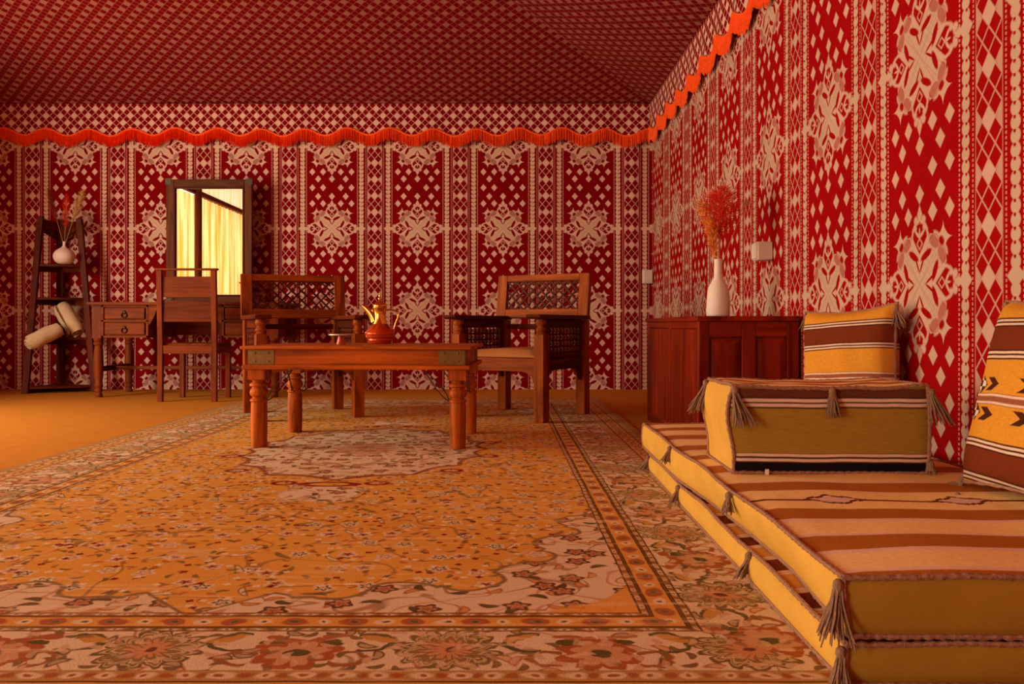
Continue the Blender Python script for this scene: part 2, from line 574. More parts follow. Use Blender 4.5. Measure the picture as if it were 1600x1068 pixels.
    col = g.mix(ins(abs(sd - 0.03) - 0.004, 0.006) * ok * g.m('MULTIPLY_ADD', wx, 6.0, -2.9, clamp=True), col, (0.66, 0.47, 0.28))
    # corner orange piece outside the spandrel
    co = (a - 0.62) * 1.0 + (b - 1.93) * 1.0 + (a * 30).sin() * 0.02 - 0.25
    col = g.mix(ins(-co, 0.01) * 0.9, col, orange)
    # --- central medallion
    th = g.m('ARCTAN2', Y, X)
    rr = hyp(X * (1 / 0.52), Y * (1 / 0.74)) + abs((th * 8.0).sin()) * 0.08
    col = g.mix(ins(rr - 1.0, 0.02), col, cr)
    col = g.mix(ins(abs(rr - 1.0) - 0.02, 0.02), col, (0.30, 0.08, 0.03))
    col = g.mix(ins(abs(rr - 0.62) - 0.015, 0.02), col, (0.42, 0.22, 0.10))
    col = g.mix(ins(rr - 0.30, 0.02) * 0.6, col, (0.52, 0.22, 0.10))
    for (ca, cb) in ((0.40, 0.55), (0.16, 0.80), (0.53, 0.2)):
        rd = hyp((a - ca) * (1 / 0.045), (b - cb) * (1 / 0.040))
        col = g.mix(ins(abs(rd - 0.8) - 0.22, 0.2), col, red)
    pend = hyp(X * (1 / 0.13), (b - 0.98) * (1 / 0.12))
    col = g.mix(ins(pend - 1.0, 0.1), col, cr)
    col = g.mix(ins(abs(hyp(X * (1 / 0.09), (b - 0.82) * (1 / 0.035)) - 1.0) - 0.25, 0.1), col, red)
    # --- borders
    bd = g.mix(hue, cream, (0.78, 0.60, 0.41))
    bd = g.mix(vines(6.0, 30.0, 0.010) * 0.8, bd, (0.36, 0.20, 0.08))
    bd = g.mix(k1, bd, g.mix(kc[2] < 0.5, brown, rust))
    bd = g.mix(k1i, bd, g.mix(kc[2] < 0.5, olive, (0.60, 0.27, 0.09)))
    e1, e1i, ec = leaves(22.0, 0.015, 0.007, 41.0, 0.8)
    bd = g.mix(e1, bd, g.mix(ec[2] < 0.5, (0.48, 0.17, 0.07), (0.20, 0.13, 0.045)))
    w = d - 0.262 + (g.noise(P, 19.0, 3.0) - 0.5) * 0.040
    along = along + (g.noise(g.vec(X + 7.0, Y), 19.0, 3.0) - 0.5) * 0.050
    # round palmettes and scrolls repeated along the band
    uA = along.wrap(0.50)
    r1, p1, t1 = rosette(uA, w, 0.082, 14.0)
    bd = g.mix(ins(p1 - 1.0 + 0.15, 0.06), bd, (0.20, 0.12, 0.04))
    bd = g.mix(ins(p1 - 0.72, 0.06), bd, (0.60, 0.42, 0.20))
    bd = g.mix(ins(p1 - 0.45, 0.06), bd, (0.30, 0.17, 0.06))
    bd = g.mix(ins(p1 - 0.25, 0.06), bd, (0.62, 0.28, 0.12))
    bd = g.mix(ins(abs(p1 - 0.60) - 0.03, 0.05), bd, (0.16, 0.11, 0.04))
    bd = g.mix(ins(r1 - 0.14, 0.06), bd, (0.20, 0.06, 0.03))
    uB = (along - 0.25).wrap(0.50)
    r2, p2, t2 = rosette(uB, w + 0.018, 0.066, 8.0)
    bd = g.mix(ins(p2 - 0.85, 0.06), bd, rust)
    bd = g.mix(ins(p2 - 0.55, 0.06), bd, (0.62, 0.33, 0.16))
    bd = g.mix(ins(r2 - 0.26, 0.06), bd, olive)
    ab = abs(uA)
    for (cu, cw, rr0, cc) in ((0.135, 0.030, 0.040, (0.13, 0.10, 0.03)), (0.165, -0.040, 0.030, (0.36, 0.13, 0.04))):
        ring = hyp(ab - cu, w - cw) - rr0
        bd = g.mix(ins(abs(ring) - 0.006, 0.004) * (ab < cu + 0.02), bd, cc)
    bd = g.mix(ins(ell(ab, w, 0.118, 0.048, 0.5, 0.034, 0.013), 0.2), bd, (0.60, 0.30, 0.06))
    bd = g.mix(ins(ell(ab, w, 0.20, 0.055, -0.2, 0.022, 0.012), 0.2), bd, rust)
    bd = g.mix(ins(ell(ab, w, 0.20, 0.030, 0.2, 0.020, 0.010), 0.2), bd, olive)

    bd = g.mix(e1 * 0.7, bd, g.mix(ec[2] < 0.45, (0.72, 0.50, 0.28), (0.24, 0.14, 0.05)))
    bd = g.mix(k1i * 0.6, bd, (0.70, 0.47, 0.27))

    def dots(base, ctr, off, per, r, c1_, c2_):
        vv = d - ctr
        g1 = g.mix(ins(hyp((along + off).wrap(per) * 0.75, vv) - r, 0.005), base, c1_)
        g1 = g.mix(ins(hyp((along + off).wrap(per), vv) - r * 0.45, 0.004), g1, c2_)
        return g.mix(ins(hyp((along + off + per / 2).wrap(per), vv) - r * 0.75, 0.005), g1, c2_)
    thin = dots(tan, 0.354, 0.0, 0.05, 0.0085, cream, (0.22, 0.13, 0.04))
    thin = dots(thin, 0.432, 0.02, 0.05, 0.0085, cream, (0.40, 0.12, 0.04))
    thin = dots(thin, 0.155, 0.02, 0.06, 0.013, cream, (0.40, 0.12, 0.04))
    gd = dots(thin, 0.050, 0.0, 0.06, 0.010, cream, olive)
    gd2 = dots((0.72, 0.34, 0.07), 0.393, 0.01, 0.11, 0.019, (0.42, 0.12, 0.04), (0.70, 0.50, 0.30))
    gd2 = dots(gd2, 0.393, 0.065, 0.11, 0.012, (0.80, 0.60, 0.38), (0.16, 0.11, 0.04))
    gd3 = dots((0.70, 0.34, 0.08), 0.10, 0.01, 0.13, 0.022, (0.40, 0.12, 0.04), (0.74, 0.52, 0.30))
    gd3 = dots(gd3, 0.10, 0.075, 0.13, 0.014, (0.16, 0.11, 0.04), (0.80, 0.60, 0.38))
    ig = g.mix(ins(abs(d - 0.393) - 0.026, 0.004), gd, gd2)
    for q_ in (0.346, 0.362, 0.367, 0.419, 0.424, 0.440):
        ig = g.mix(ins(abs(d - q_) - 0.0025, 0.002), ig, brown)
    og = g.mix(ins(abs(d - 0.10) - 0.030, 0.004), gd, gd3)
    for q_ in (0.068, 0.132, 0.176):
        og = g.mix(ins(abs(d - q_) - 0.003, 0.002), og, brown)
    og = g.mix(ins(d - 0.035, 0.004), og, (0.46, 0.22, 0.07))
    col = g.mix(ins(d - 0.442, 0.003), col, ig)
    col = g.mix(ins(d - 0.344, 0.003), col, bd)
    col = g.mix(ins(d - 0.174, 0.003), col, og)
    fz = g.noise(g.vec(X, Y * 0.6), 330, 3.0, 0.7)
    wear = g.noise(g.vec(X * 0.25, Y * 2.0), 6.0, 3.0, 0.6)
    col = g.mix(g.m('MULTIPLY_ADD', wear, 2.0, -0.95, clamp=True) * 0.35, col, (0.62, 0.36, 0.14))
    stk = g.noise(g.vec(X * 1.2, Y * 26.0), 1.6, 3.0, 0.65)
    col = g.mix(g.m('MULTIPLY_ADD', stk, 6.0, -3.35, clamp=True) * 0.55, col, (0.92, 0.68, 0.40))
    col = g.scale(col, fz * 0.8 + 0.60)
    return g.bsdf(col, 0.95, spec=0.02, normal=g.bump(fz, 0.35, 0.004))


M['rug'] = rug_mat()


def curtain_mat(name, col, alpha):
    g = Gr(name)
    X, Y, Z = g.xyz()
    f = g.noise(g.vec(X, Y, Z * 0.05), 14, 2.0)
    c = g.mix(g.m('MULTIPLY_ADD', f, 5.0, -2.0, clamp=True), col, (0.92, 0.66, 0.34))
    d = g.node('ShaderNodeBsdfDiffuse')
    g.put(d.inputs[0], c)
    t = g.node('ShaderNodeBsdfTranslucent')
    g.put(t.inputs[0], c)
    tr = g.node('ShaderNodeBsdfTransparent')
    g.put(tr.inputs[0], c)
    m1 = g.node('ShaderNodeMixShader')
    m1.inputs[0].default_value = 0.65
    g.nt.links.new(d.outputs[0], m1.inputs[1])
    g.nt.links.new(t.outputs[0], m1.inputs[2])
    m2 = g.node('ShaderNodeMixShader')
    m2.inputs[0].default_value = alpha
    g.nt.links.new(m1.outputs[0], m2.inputs[1])
    g.nt.links.new(tr.outputs[0], m2.inputs[2])
    g.nt.links.new(m2.outputs[0], g.out.inputs[0])
    return g.mat


M['curtain'] = curtain_mat('curtain_gold', (0.78, 0.33, 0.06), 0.08)
M['gauze'] = curtain_mat('gauze_white', (0.90, 0.82, 0.72), 0.30)

gm = Gr('mirror_glass')
gl = gm.node('ShaderNodeBsdfGlossy')
gl.inputs['Color'].default_value = (0.93, 0.92, 0.90, 1)
gl.inputs['Roughness'].default_value = 0.0
gm.nt.links.new(gl.outputs[0], gm.out.inputs[0])
M['mirror'] = gm.mat

# ------------------------------------------------------------------ mesh building


class MB:
    def __init__(s):
        s.v, s.f, s.mi, s.uv = [], [], [], None

    def add(s, vs, fs, T=None, mi=0):
        o = len(s.v)
        for p in vs:
            p = Vector(p)
            s.v.append(T @ p if T is not None else p)
        for f in fs:
            s.f.append([o + i for i in f])
            s.mi.append(mi)
        return s

    def box(s, c, d, T=None, mi=0, rot=None):
        hx, hy, hz = d[0] / 2, d[1] / 2, d[2] / 2
        vs = [Vector((x * hx, y * hy, z * hz)) for z in (-1, 1) for y in (-1, 1) for x in (-1, 1)]
        if rot is not None:
            vs = [rot @ p for p in vs]
        vs = [p + Vector(c) for p in vs]
        fs = [(0, 2, 3, 1), (4, 5, 7, 6), (0, 1, 5, 4), (2, 6, 7, 3), (0, 4, 6, 2), (1, 3, 7, 5)]
        return s.add(vs, fs, T, mi)

    def b2(s, x0, x1, y0, y1, z0, z1, T=None, mi=0):
        return s.box(((x0 + x1) / 2, (y0 + y1) / 2, (z0 + z1) / 2), (x1 - x0, y1 - y0, z1 - z0), T, mi)

    def lathe(s, prof, n=20, T=None, mi=0, sx=1.0, sy=1.0):
        vs, fs = [], []
        for r, z in prof:
            for i in range(n):
                t = 2 * PI * i / n
                vs.append((r * math.cos(t) * sx, r * math.sin(t) * sy, z))
        for k in range(len(prof) - 1):
            for i in range(n):
                j = (i + 1) % n
                fs.append((k * n + i, k * n + j, (k + 1) * n + j, (k + 1) * n + i))
        fs.append(tuple(range(n - 1, -1, -1)))
        fs.append(tuple((len(prof) - 1) * n + i for i in range(n)))
        return s.add(vs, fs, T, mi)

    def tube(s, pts, r, n=6, T=None, mi=0, closed=False):
        pts = [Vector(p) for p in pts]
        N = len(pts)
        rs = r if isinstance(r, (list, tuple)) else [r] * N
        vs, fs = [], []
        up = None
        for k in range(N):
            if closed:
                d = pts[(k + 1) % N] - pts[k - 1]
            else:
                d = pts[min(k + 1, N - 1)] - pts[max(k - 1, 0)]
            if d.length < 1e-9:
                d = Vector((0, 0, 1))
            d.normalize()
            if up is None:
                up = Vector((0, 0, 1)) if abs(d.z) < 0.9 else Vector((1, 0, 0))
            a = d.cross(up)
            if a.length < 1e-6:
                a = d.orthogonal()
            a.normalize()
            b = a.cross(d).normalized()
            up = b
            for i in range(n):
                t = 2 * PI * i / n
                vs.append(pts[k] + (a * math.cos(t) + b * math.sin(t)) * rs[k])
        K = N if closed else N - 1
        for k in range(K):
            k2 = (k + 1) % N
            for i in range(n):
                j = (i + 1) % n
                fs.append((k * n + i, k * n + j, k2 * n + j, k2 * n + i))
        if not closed:
            fs.append(tuple(range(n - 1, -1, -1)))
            fs.append(tuple((N - 1) * n + i for i in range(n)))
        return s.add(vs, fs, T, mi)

    def prism(s, poly, plane, lo, hi, T=None, mi=0):
        def P(a, b, c):
            return {'xy': (a, b, c), 'xz': (a, c, b), 'yz': (c, a, b)}[plane]
        n = len(poly)
        vs = [P(a, b, lo) for a, b in poly] + [P(a, b, hi) for a, b in poly]
        fs = [tuple(range(n)), tuple(range(2 * n - 1, n - 1, -1))]
        fs += [(i, n + i, n + (i + 1) % n, (i + 1) % n) for i in range(n)]
        return s.add(vs, fs, T, mi)

    def grid(s, nu, nv, fn, T=None, mi=0, flip=False):
        vs = [fn(i / nu, j / nv) for j in range(nv + 1) for i in range(nu + 1)]
        fs = []
        for j in range(nv):
            for i in range(nu):
                a = j * (nu + 1) + i
                q = (a, a + 1, a + nu + 2, a + nu + 1)
                fs.append(q[::-1] if flip else q)
        return s.add(vs, fs, T, mi)


def part(name, mb, mats, parent=None, bevel=0.0, smooth=True, angle=35, kind=None, recalc=True, uv=None, segs=2):
    me = bpy.data.meshes.new(name)
    me.from_pydata([tuple(p) for p in mb.v], [], mb.f)
    if not isinstance(mats, (list, tuple)):
        mats = [mats]
    for m in mats:
        me.materials.append(m)
    if len(mats) > 1:
        me.polygons.foreach_set('material_index', mb.mi)
    if uv is not None:
        ul = me.uv_layers.new(name='UVMap')
        for li, l in enumerate(me.loops):
            ul.data[li].uv = uv[l.vertex_index]
    if recalc:
        import bmesh
        bm = bmesh.new()
        bm.from_mesh(me)
        bmesh.ops.recalc_face_normals(bm, faces=bm.faces)
        bm.to_mesh(me)
        bm.free()
    if smooth:
        me.polygons.foreach_set('use_smooth', [True] * len(me.polygons))
        me.set_sharp_from_angle(angle=R(angle))
    me.update()
    o = bpy.data.objects.new(name, me)
    COL.objects.link(o)
    if parent is not None:
        o.parent = parent
    if bevel:
        md = o.modifiers.new('edge', 'BEVEL')
        md.width = bevel
        md.segments = segs
        md.limit_method = 'ANGLE'
        md.angle_limit = R(40)
        md.harden_normals = False
    if kind:
        o['kind'] = kind
    return o


def pieces(name, boxes, mat, parent, bevel=0.003, T=None, segs=2):
    for b_ in boxes:
        q = MB()
        q.b2(*b_, T=T)
        part(name, q, mat, parent, bevel=bevel, segs=segs)


def thing(name, label, cat, loc=(0, 0, 0), rotz=0.0, group=None, rot=None):
    o = bpy.data.objects.new(name, None)
    o.empty_display_size = 0.1
    COL.objects.link(o)
    o.location = loc
    o.rotation_euler = rot if rot is not None else (0, 0, rotz)
    o['label'] = label
    o['category'] = cat
    if group:
        o['group'] = group
    return o


def tag(o, label, cat, group=None):
    o['label'] = label
    o['category'] = cat
    if group:
        o['group'] = group
    return o


# ------------------------------------------------------------------ setting
XR, YB, XL, YF, EAVE, SLOPE = 1.2925, 7.26, -4.5, -3.0, 2.44, 0.36


def cloth_wave(u, z, amp=0.012):
    return amp * (math.sin(u * 5.3 + 0.6 * math.sin(z * 2.0)) * 0.5 + 0.5) * (0.6 + 0.4 * math.sin(u * 1.7 + 1)) \
        + 0.004 * math.sin(u * 17 + z * 1.3)


m = MB()
m.b2(-7.0, 2.2, YF - 0.2, YB + 0.2, -0.05, 0.0)
part('floor', m, M['floor'], kind='structure', smooth=False)


def fold(u, z):
    # a soft fold line in the back cloth close to the corner
    return 0.02 * math.exp(-((u - 1.08 + 0.04 * math.sin(z * 2.4)) / 0.07) ** 2)


m = MB()
m.grid(150, 30, lambda u, v: (-6.5 + u * (XR + 6.51), YB - cloth_wave(-6.5 + u * 7.8, v * EAVE) * 0.6 - fold(-6.5 + u * 7.8, v * EAVE), v * (EAVE + 0.02)))
part('wall_back', m, M['wall_back'], kind='structure', recalc=False)
m = MB()
m.grid(150, 30, lambda u, v: (XR - cloth_wave(YF + u * (YB - YF), v * EAVE) * 0.5, YF + u * (YB - YF), v * (EAVE + 0.02)))
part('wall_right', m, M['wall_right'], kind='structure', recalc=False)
m = MB()
m.grid(10, 4, lambda u, v: (XL + u * (XR - XL), YF, v * 3.4))
part('wall_front', m, M['wall_back'], kind='structure', recalc=False)

# roof: back slope, right slope, front slope and a level middle, uv in metres
m = MB()
uvs = []
TT = 2.4
XLL = -6.5
L = math.sqrt(1 + SLOPE * SLOPE)


def quadgrid(P00, P10, P11, P01, uvf, nu=40, nv=12, sag=0.0):
    P00, P10, P11, P01 = map(Vector, (P00, P10, P11, P01))
    o = len(m.v)

    def fn(u, v):
        p = (P00 * (1 - u) + P10 * u) * (1 - v) + (P01 * (1 - u) + P11 * u) * v
        return p
    m.grid(nu, nv, fn)
    for p in m.v[o:]:
        uvs.append(uvf(p))
        p.z += 0.012 * math.sin(p.x * 2.1) * math.sin(p.y * 1.9)


zt = EAVE + SLOPE * TT
quadgrid((XLL, YB, EAVE), (XR, YB, EAVE), (XR - TT, YB - TT, zt), (XLL, YB - TT, zt), lambda p: (p.x, (YB - p.y) * L))
quadgrid((XR, YB, EAVE), (XR, YF, EAVE), (XR - TT, YF + TT, zt), (XR - TT, YB - TT, zt), lambda p: (p.y, (XR - p.x) * L))
quadgrid((XR, YF, EAVE), (XLL, YF, EAVE), (XLL, YF + TT, zt), (XR - TT, YF + TT, zt), lambda p: (p.x, (p.y - YF) * L))
quadgrid((XLL, YB - TT, zt), (XR - TT, YB - TT, zt), (XR - TT, YF + TT, zt), (XLL, YF + TT, zt), lambda p: (p.x, p.y))
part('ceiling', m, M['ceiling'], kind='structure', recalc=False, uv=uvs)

# side wall with the entrance: post, header, gauze gable, closed cloth at the far end
m = MB()
m.grid(12, 8, lambda u, v: (XL, 5.0 + u * (YB - 5.0), v * 2.5))
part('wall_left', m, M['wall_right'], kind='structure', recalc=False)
m = MB()
m.b2(XL - 0.03, XL + 0.03, YF, YB, 2.47, 2.54)
part('trim_3', m, M['frame_y'], kind='structure', bevel=0.005)
m = MB()
m.grid(30, 4, lambda u, v: (XL, YF + u * (YB - YF), 2.54 + v * 0.82))
part('wall_gable', m, M['gauze'], kind='structure', recalc=False)
m = MB()
m.tube([(XL + 0.06, 1.78, 0), (XL + 0.06, 1.78, 2.56)], 0.055, 12)
part('trim_4', m, M['frame_z'], kind='structure')

for k, (y0, y1, lab) in enumerate(((-1.15, -0.30, 'golden sheer curtain behind the camera, mostly outside the mirror view'),
                                   (-0.30, 1.74, 'golden pleated curtain seen in the mirror past the dark post'),
                                   (1.82, 2.86, 'golden curtain seen in the mirror on the near side of the dark post'))):
    m = MB()
    ph = k * 1.3
    m.grid(90, 3, lambda u, v: (XL - 0.05 + 0.035 * math.sin((y0 + u * (y1 - y0)) * 38 + ph + 0.6 * math.sin(u * 9)) * (1.2 - 0.5 * v),
                                y0 + u * (y1 - y0), 0.01 + v * 2.46))
    tag(part('curtain', m, M['curtain'], recalc=False), lab, 'curtain', 'curtains at the tent entrance')

# valance and fringe
FP, FPH = 0.3675, 0.15


def wave(s):
    c = math.cos(2 * PI * (s - FPH) / FP)
    return 0.030 * (c if c > 0 else c * 0.9) + 0.006 * math.sin(s * 4.1)


ZF = 2.195       # mean height of the top edge of the fringe band


def valance(name, s0, s1, pt, n):
    m = MB()
    uv = []

    def fn(u, v):
        s = s0 + u * (s1 - s0)
        lo = ZF - 0.02 + wave(s)
        z = EAVE * (1 - v) + lo * v
        uv.append((s, z))
        return pt(s, z, 0.028 + 0.010 * math.sin(s * 2 * PI / FP) * v)
    m.grid(n, 3, fn)
    root = part(name, m, M['valance'], kind='structure', recalc=False, uv=uv)
    rnd = random.Random(3)
    mb = MB()
    s = s0
    while s < s1:
        zt_ = ZF + wave(s) + rnd.uniform(-0.003, 0.003)
        ln = rnd.uniform(0.088, 0.106)
        off = 0.036 + 0.010 * math.sin(s * 2 * PI / FP) + rnd.uniform(-0.004, 0.006)
        w = rnd.uniform(0.0032, 0.005)
        dx = rnd.uniform(-0.004, 0.004)
        a = [pt(s - w, zt_, off - 0.003), pt(s, zt_, off + 0.004), pt(s + w, zt_, off - 0.003)]
        b = [pt(s - w * .8 + dx * .5, zt_ - ln * .6, off), pt(s + dx * .5, zt_ - ln * .6, off + 0.010), pt(s + w * .8 + dx * .5, zt_ - ln * .6, off)]
        c = [pt(s - w * .5 + dx, zt_ - ln, off + .002), pt(s + dx, zt_ - ln, off + 0.008), pt(s + w * .5 + dx, zt_ - ln, off + .002)]
        mb.add(a + b + c, [(0, 1, 4, 3), (1, 2, 5, 4), (3, 4, 7, 6), (4, 5, 8, 7)])
        s += 0.0052
    f = part('fringe', mb, M['fringe'], root, recalc=False, kind='stuff')
    f['label'] = 'orange-red tasselled fringe'
    mb = MB()
    N = int((s1 - s0) / 0.012)
    mb.tube([pt(s0 + (s1 - s0) * i / N, ZF + wave(s0 + (s1 - s0) * i / N) + 0.002,
                0.038 + 0.010 * math.sin((s0 + (s1 - s0) * i / N) * 2 * PI / FP)) for i in range(N + 1)], 0.009, 6)
    part('braid', mb, M['fringe'], root)
    return root


valance('trim_1', -6.4, XR - 0.03, lambda s, z, o: (s, YB - 0.01 - o, z), 260)
valance('trim_2', -1.0, YB - 0.04, lambda s, z, o: (XR - 0.006 - o, s, z), 260)

# ------------------------------------------------------------------ rug
RX, RY = -0.59, 3.70
m = MB()


def rugz(x, y):
    return 0.008 + 0.001 * mnoise.noise(Vector((x * 1.3, y * 1.9, 0)))


NX, NY = 60, 110
m.grid(NX, NY, lambda u, v: ((u - .5) * 2.58, (v - .5) * 5.1, rugz((u - .5) * 2.58, (v - .5) * 5.1)))
nb = len(m.v)
m.grid(1, NY, lambda u, v: (-1.29 - 0.004 * u, (v - .5) * 5.1, rugz(-1.29, (v - .5) * 5.1) * (1 - u)))
m.grid(1, NY, lambda u, v: (1.29 + 0.004 * u, (v - .5) * 5.1, rugz(1.29, (v - .5) * 5.1) * (1 - u)), flip=True)
m.grid(NX, 1, lambda u, v: ((u - .5) * 2.58, -2.55 - .004 * v, rugz((u - .5) * 2.58, -2.55) * (1 - v)), flip=True)
m.grid(NX, 1, lambda u, v: ((u - .5) * 2.58, 2.55 + .004 * v, rugz((u - .5) * 2.58, 2.55) * (1 - v)))
o = part('rug', m, M['rug'], recalc=True)
o.location = (RX, RY, 0.001)
tag(o, 'large orange and cream floral rug with wide patterned border on the floor', 'rug')
RUGZ = 0.0102

# ------------------------------------------------------------------ armchairs


def bar_between(mb, p, q, w, t):
    p, q = Vector(p), Vector(q)
    d = q - p
    L_ = d.length
    ang = math.atan2(d.z, d.x)
    rot = Matrix.Rotation(-ang, 3, 'Y')
    mb.box((p + q) / 2, (L_, t, w), rot=rot)


def lattice_screen(x0, x1, z0, z1, y, step, w, t):
    mb = MB()
    H = z1 - z0
    for sgn in (1, -1):
        c = x0 - H
        while c < x1 + H:
            # line x = c + sgn*(z-z0) (shifted for the mirrored family)
            if sgn == 1:
                f = lambda z: c + (z - z0)
            else:
                f = lambda z: c + H - (z - z0)
            za, zb = z0, z1
            pts = []
            for k in range(41):
                z = z0 + H * k / 40
                if x0 <= f(z) <= x1:
                    pts.append((f(z), y + (0.002 * sgn), z))
            if len(pts) > 2:
                bar_between(mb, pts[0], pts[-1], w, t)
            c += step
    return mb


def bobbin(h, r, beads):
    prof = [(r * .35, 0)]
    for k in range(beads):
        z0 = h * k / beads
        z1 = h * (k + 1) / beads
        for f, rr in ((.08, .35), (.25, .8), (.5, 1.0), (.75, .8), (.92, .35)):
            prof.append((r * rr, z0 + (z1 - z0) * f))
    prof.append((r * .35, h))
    return prof


def arch_bracket(a0, a1, ztop, h, side):
    # curved bracket poly in (a,z): fills corner at a0 (post) under ztop
    pts = [(a0, ztop), (a1, ztop)]
    for k in range(7):
        t = k / 6 * PI / 2
        pts.append((a1 + (a0 - a1) * math.sin(t) * 0.85, ztop - h * (1 - math.cos(t)) - 0.004))
    pts.append((a0, ztop - h))
    return pts


def armchair(label, loc, rot, dark_side):
    t = thing('armchair', label, 'armchair', loc, rot, 'carved wooden armchairs')
    W, D = 0.62, 0.60
    lw, ld = 0.062, 0.070
    hx, hy = W / 2 - lw / 2, D / 2 - ld / 2
    for sx in (-1, 1):
        # front leg with turned neck below the armrest
        mb = MB()
        mb.box((sx * hx, -hy, 0.245), (lw, ld, 0.49))
        mb.lathe([(0.030, 0.49), (0.030, 0.496), (0.022, 0.50), (0.031, 0.51), (0.033, 0.517), (0.024, 0.527), (0.022, 0.535),
                  (0.031, 0.545), (0.034, 0.553), (0.030, 0.566), (0.030, 0.5745)], 14, Matrix.Translation((sx * hx, -hy, 0)))
        part('leg', mb, M['wood_z'], t, bevel=0.004)
        mb = MB()
        mb.box((sx * hx, hy, 0.287), (lw, ld, 0.574))
        part('leg', mb, M['wood_z'], t, bevel=0.004)
        # armrest
        mb = MB()
        mb.prism([(-0.365, 0.592), (-0.36, 0.600), (0.285, 0.600), (0.285, 0.575), (-0.335, 0.575), (-0.36, 0.583)], 'yz',
                 sx * hx - 0.045, sx * hx + 0.045)
        part('armrest', mb, M['dark_y'], t, bevel=0.003)
        # side panel: rails, curved brackets
        mb = MB()
        y0, y1 = -hy + ld / 2, hy - ld / 2
        mb.b2(sx * hx - 0.014, sx * hx + 0.014, y0, y1, 0.525, 0.5745)
        mb.b2(sx * hx - 0.014, sx * hx + 0.014, y0, y1, 0.285, 0.345)
        mb.b2(sx * hx - 0.012, sx * hx + 0.012, y0, y0 + 0.035, 0.345, 0.525)
        mb.b2(sx * hx - 0.012, sx * hx + 0.012, y1 - 0.035, y1, 0.345, 0.525)
        mb.prism(arch_bracket(y0, y0 + 0.09, 0.286, 0.07, 1), 'yz', sx * hx - 0.012, sx * hx + 0.012)
        mb.prism(arch_bracket(y1, y1 - 0.09, 0.286, 0.07, 1), 'yz', sx * hx - 0.012, sx * hx + 0.012)
        part('side_panel', mb, M['dark_y'], t, bevel=0.002)
        mb = MB()
        n = 9
        for k in range(n):
            y = y0 + 0.035 + (y1 - y0 - 0.07) * (k + 0.5) / n
            mb.lathe(bobbin(0.18, 0.0125, 5), 7, Matrix.Translation((sx * hx, y, 0.345)))
        for z in (0.381, 0.417, 0.453, 0.489):
            mb.tube([(sx * hx, y0 + 0.03, z), (sx * hx, y1 - 0.03, z)], 0.006, 5)
        sp = part('spindle_screen', mb, M['dark_z'], t, kind='stuff')
        sp['label'] = 'screen of turned bobbins'
    # rails
    mb = MB()
    mb.b2(-hx + lw / 2, hx - lw / 2, -hy - 0.022, -hy + 0.012, 0.280, 0.352)
    mb.prism([(x, z) for x, z in arch_bracket(-hx + lw / 2, -hx + lw / 2 + 0.08, 0.281, 0.06, 1)], 'xz', -hy - 0.020, -hy + 0.010)
    mb.prism([(x, z) for x, z in arch_bracket(hx - lw / 2, hx - lw / 2 - 0.08, 0.281, 0.06, 1)], 'xz', -hy - 0.020, -hy + 0.010)
    part('front_rail', mb, M['wood_x'], t, bevel=0.002)
    mb = MB()
    mb.b2(-hx + lw / 2, hx - lw / 2, hy - 0.015, hy + 0.015, 0.285, 0.345)
    part('rear_rail', mb, M['dark_x'], t, bevel=0.003)
    mb = MB()
    mb.b2(-hx + lw / 2, hx - lw / 2, hy - 0.012, hy + 0.012, 0.515, 0.548)
    part('back_rail', mb, M['dark_x'], t, bevel=0.003)
    # seat
    mb = MB()
    mb.b2(-hx + 0.02, hx - 0.02, -hy - 0.02, hy + 0.01, 0.340, 0.356)
    part('seat_board', mb, M['wood_x'], t, bevel=0.003)
    mb = MB()

    def cush(u, v):
        x = (u - .5) * 2
        y = (v - .5) * 2
        e = max(0.0, (1 - abs(x) ** 6) * (1 - abs(y) ** 6)) ** 0.35
        return (x * 0.248, y * 0.258 - 0.01, 0.372 + 0.034 * e + 0.004 * math.sin(x * 3 + 1))
    mb.grid(16, 16, cush)
    mb.grid(16, 16, lambda u, v: ((u - .5) * .496, (v - .5) * .516 - 0.01, 0.357), flip=True)
    for e in range(4):
        def skirt(u, v, e=e):
            a = (u - .5) * 2
            x, y = [(a, -1), (1, a), (-a, 1), (-1, -a)][e]
            bul = 0.006 * math.sin(v * PI)
            return (x * (0.248 + bul), y * (0.258 + bul) - 0.01, 0.357 + 0.015 * v + (0.004 * math.sin(x * 3 + 1)) * v)
        mb.grid(16, 3, skirt)
    part('seat_cushion', mb, M['seat'], t, angle=60)
    # backrest: framed lattice, leaning back a little
    T = Matrix.Translation((0, hy - 0.012, 0.585)) @ Matrix.Rotation(R(-7), 4, 'X')
    BW = 0.325
    pieces('backrest_stile', [(-BW, -BW + 0.068, -0.018, 0.018, 0.0, 0.275), (BW - 0.068, BW, -0.018, 0.018, 0.0, 0.275)], M['wood_z'], t, T=T)
    pieces('backrest_rail', [(-BW + 0.068, BW - 0.068, -0.017, 0.017, 0.235, 0.275), (-BW + 0.068, BW - 0.068, -0.017, 0.017, 0.0, 0.055)], M['wood_x'], t, T=T)
    lb = lattice_screen(-BW + 0.066, BW - 0.066, 0.053, 0.237, 0.0, 0.0615, 0.010, 0.012)
    for k in range(8):      # scalloped upper row
        cx = -BW + 0.068 + 0.0615 * (k + 0.5)
        if cx < BW - 0.075:
            lb.tube([(cx + 0.03 * math.cos(a), 0.0, 0.209 + 0.026 * math.sin(a)) for a in [PI * q / 8 for q in range(9)]], 0.0055, 5)
    lb.v = [T @ p for p in lb.v]
    l_ = part('backrest_lattice', lb, M['dark_x'], t, kind='stuff')
    l_['label'] = 'pierced diamond lattice panel'
    return t


armchair('carved wooden armchair behind the coffee table, standing before the desk and mirror', (-1.215, 5.12, RUGZ), R(24), False)
armchair('carved wooden armchair with tan seat and lit lattice back, next to the corner cabinet', (0.115, 5.08, RUGZ), R(-31), True)

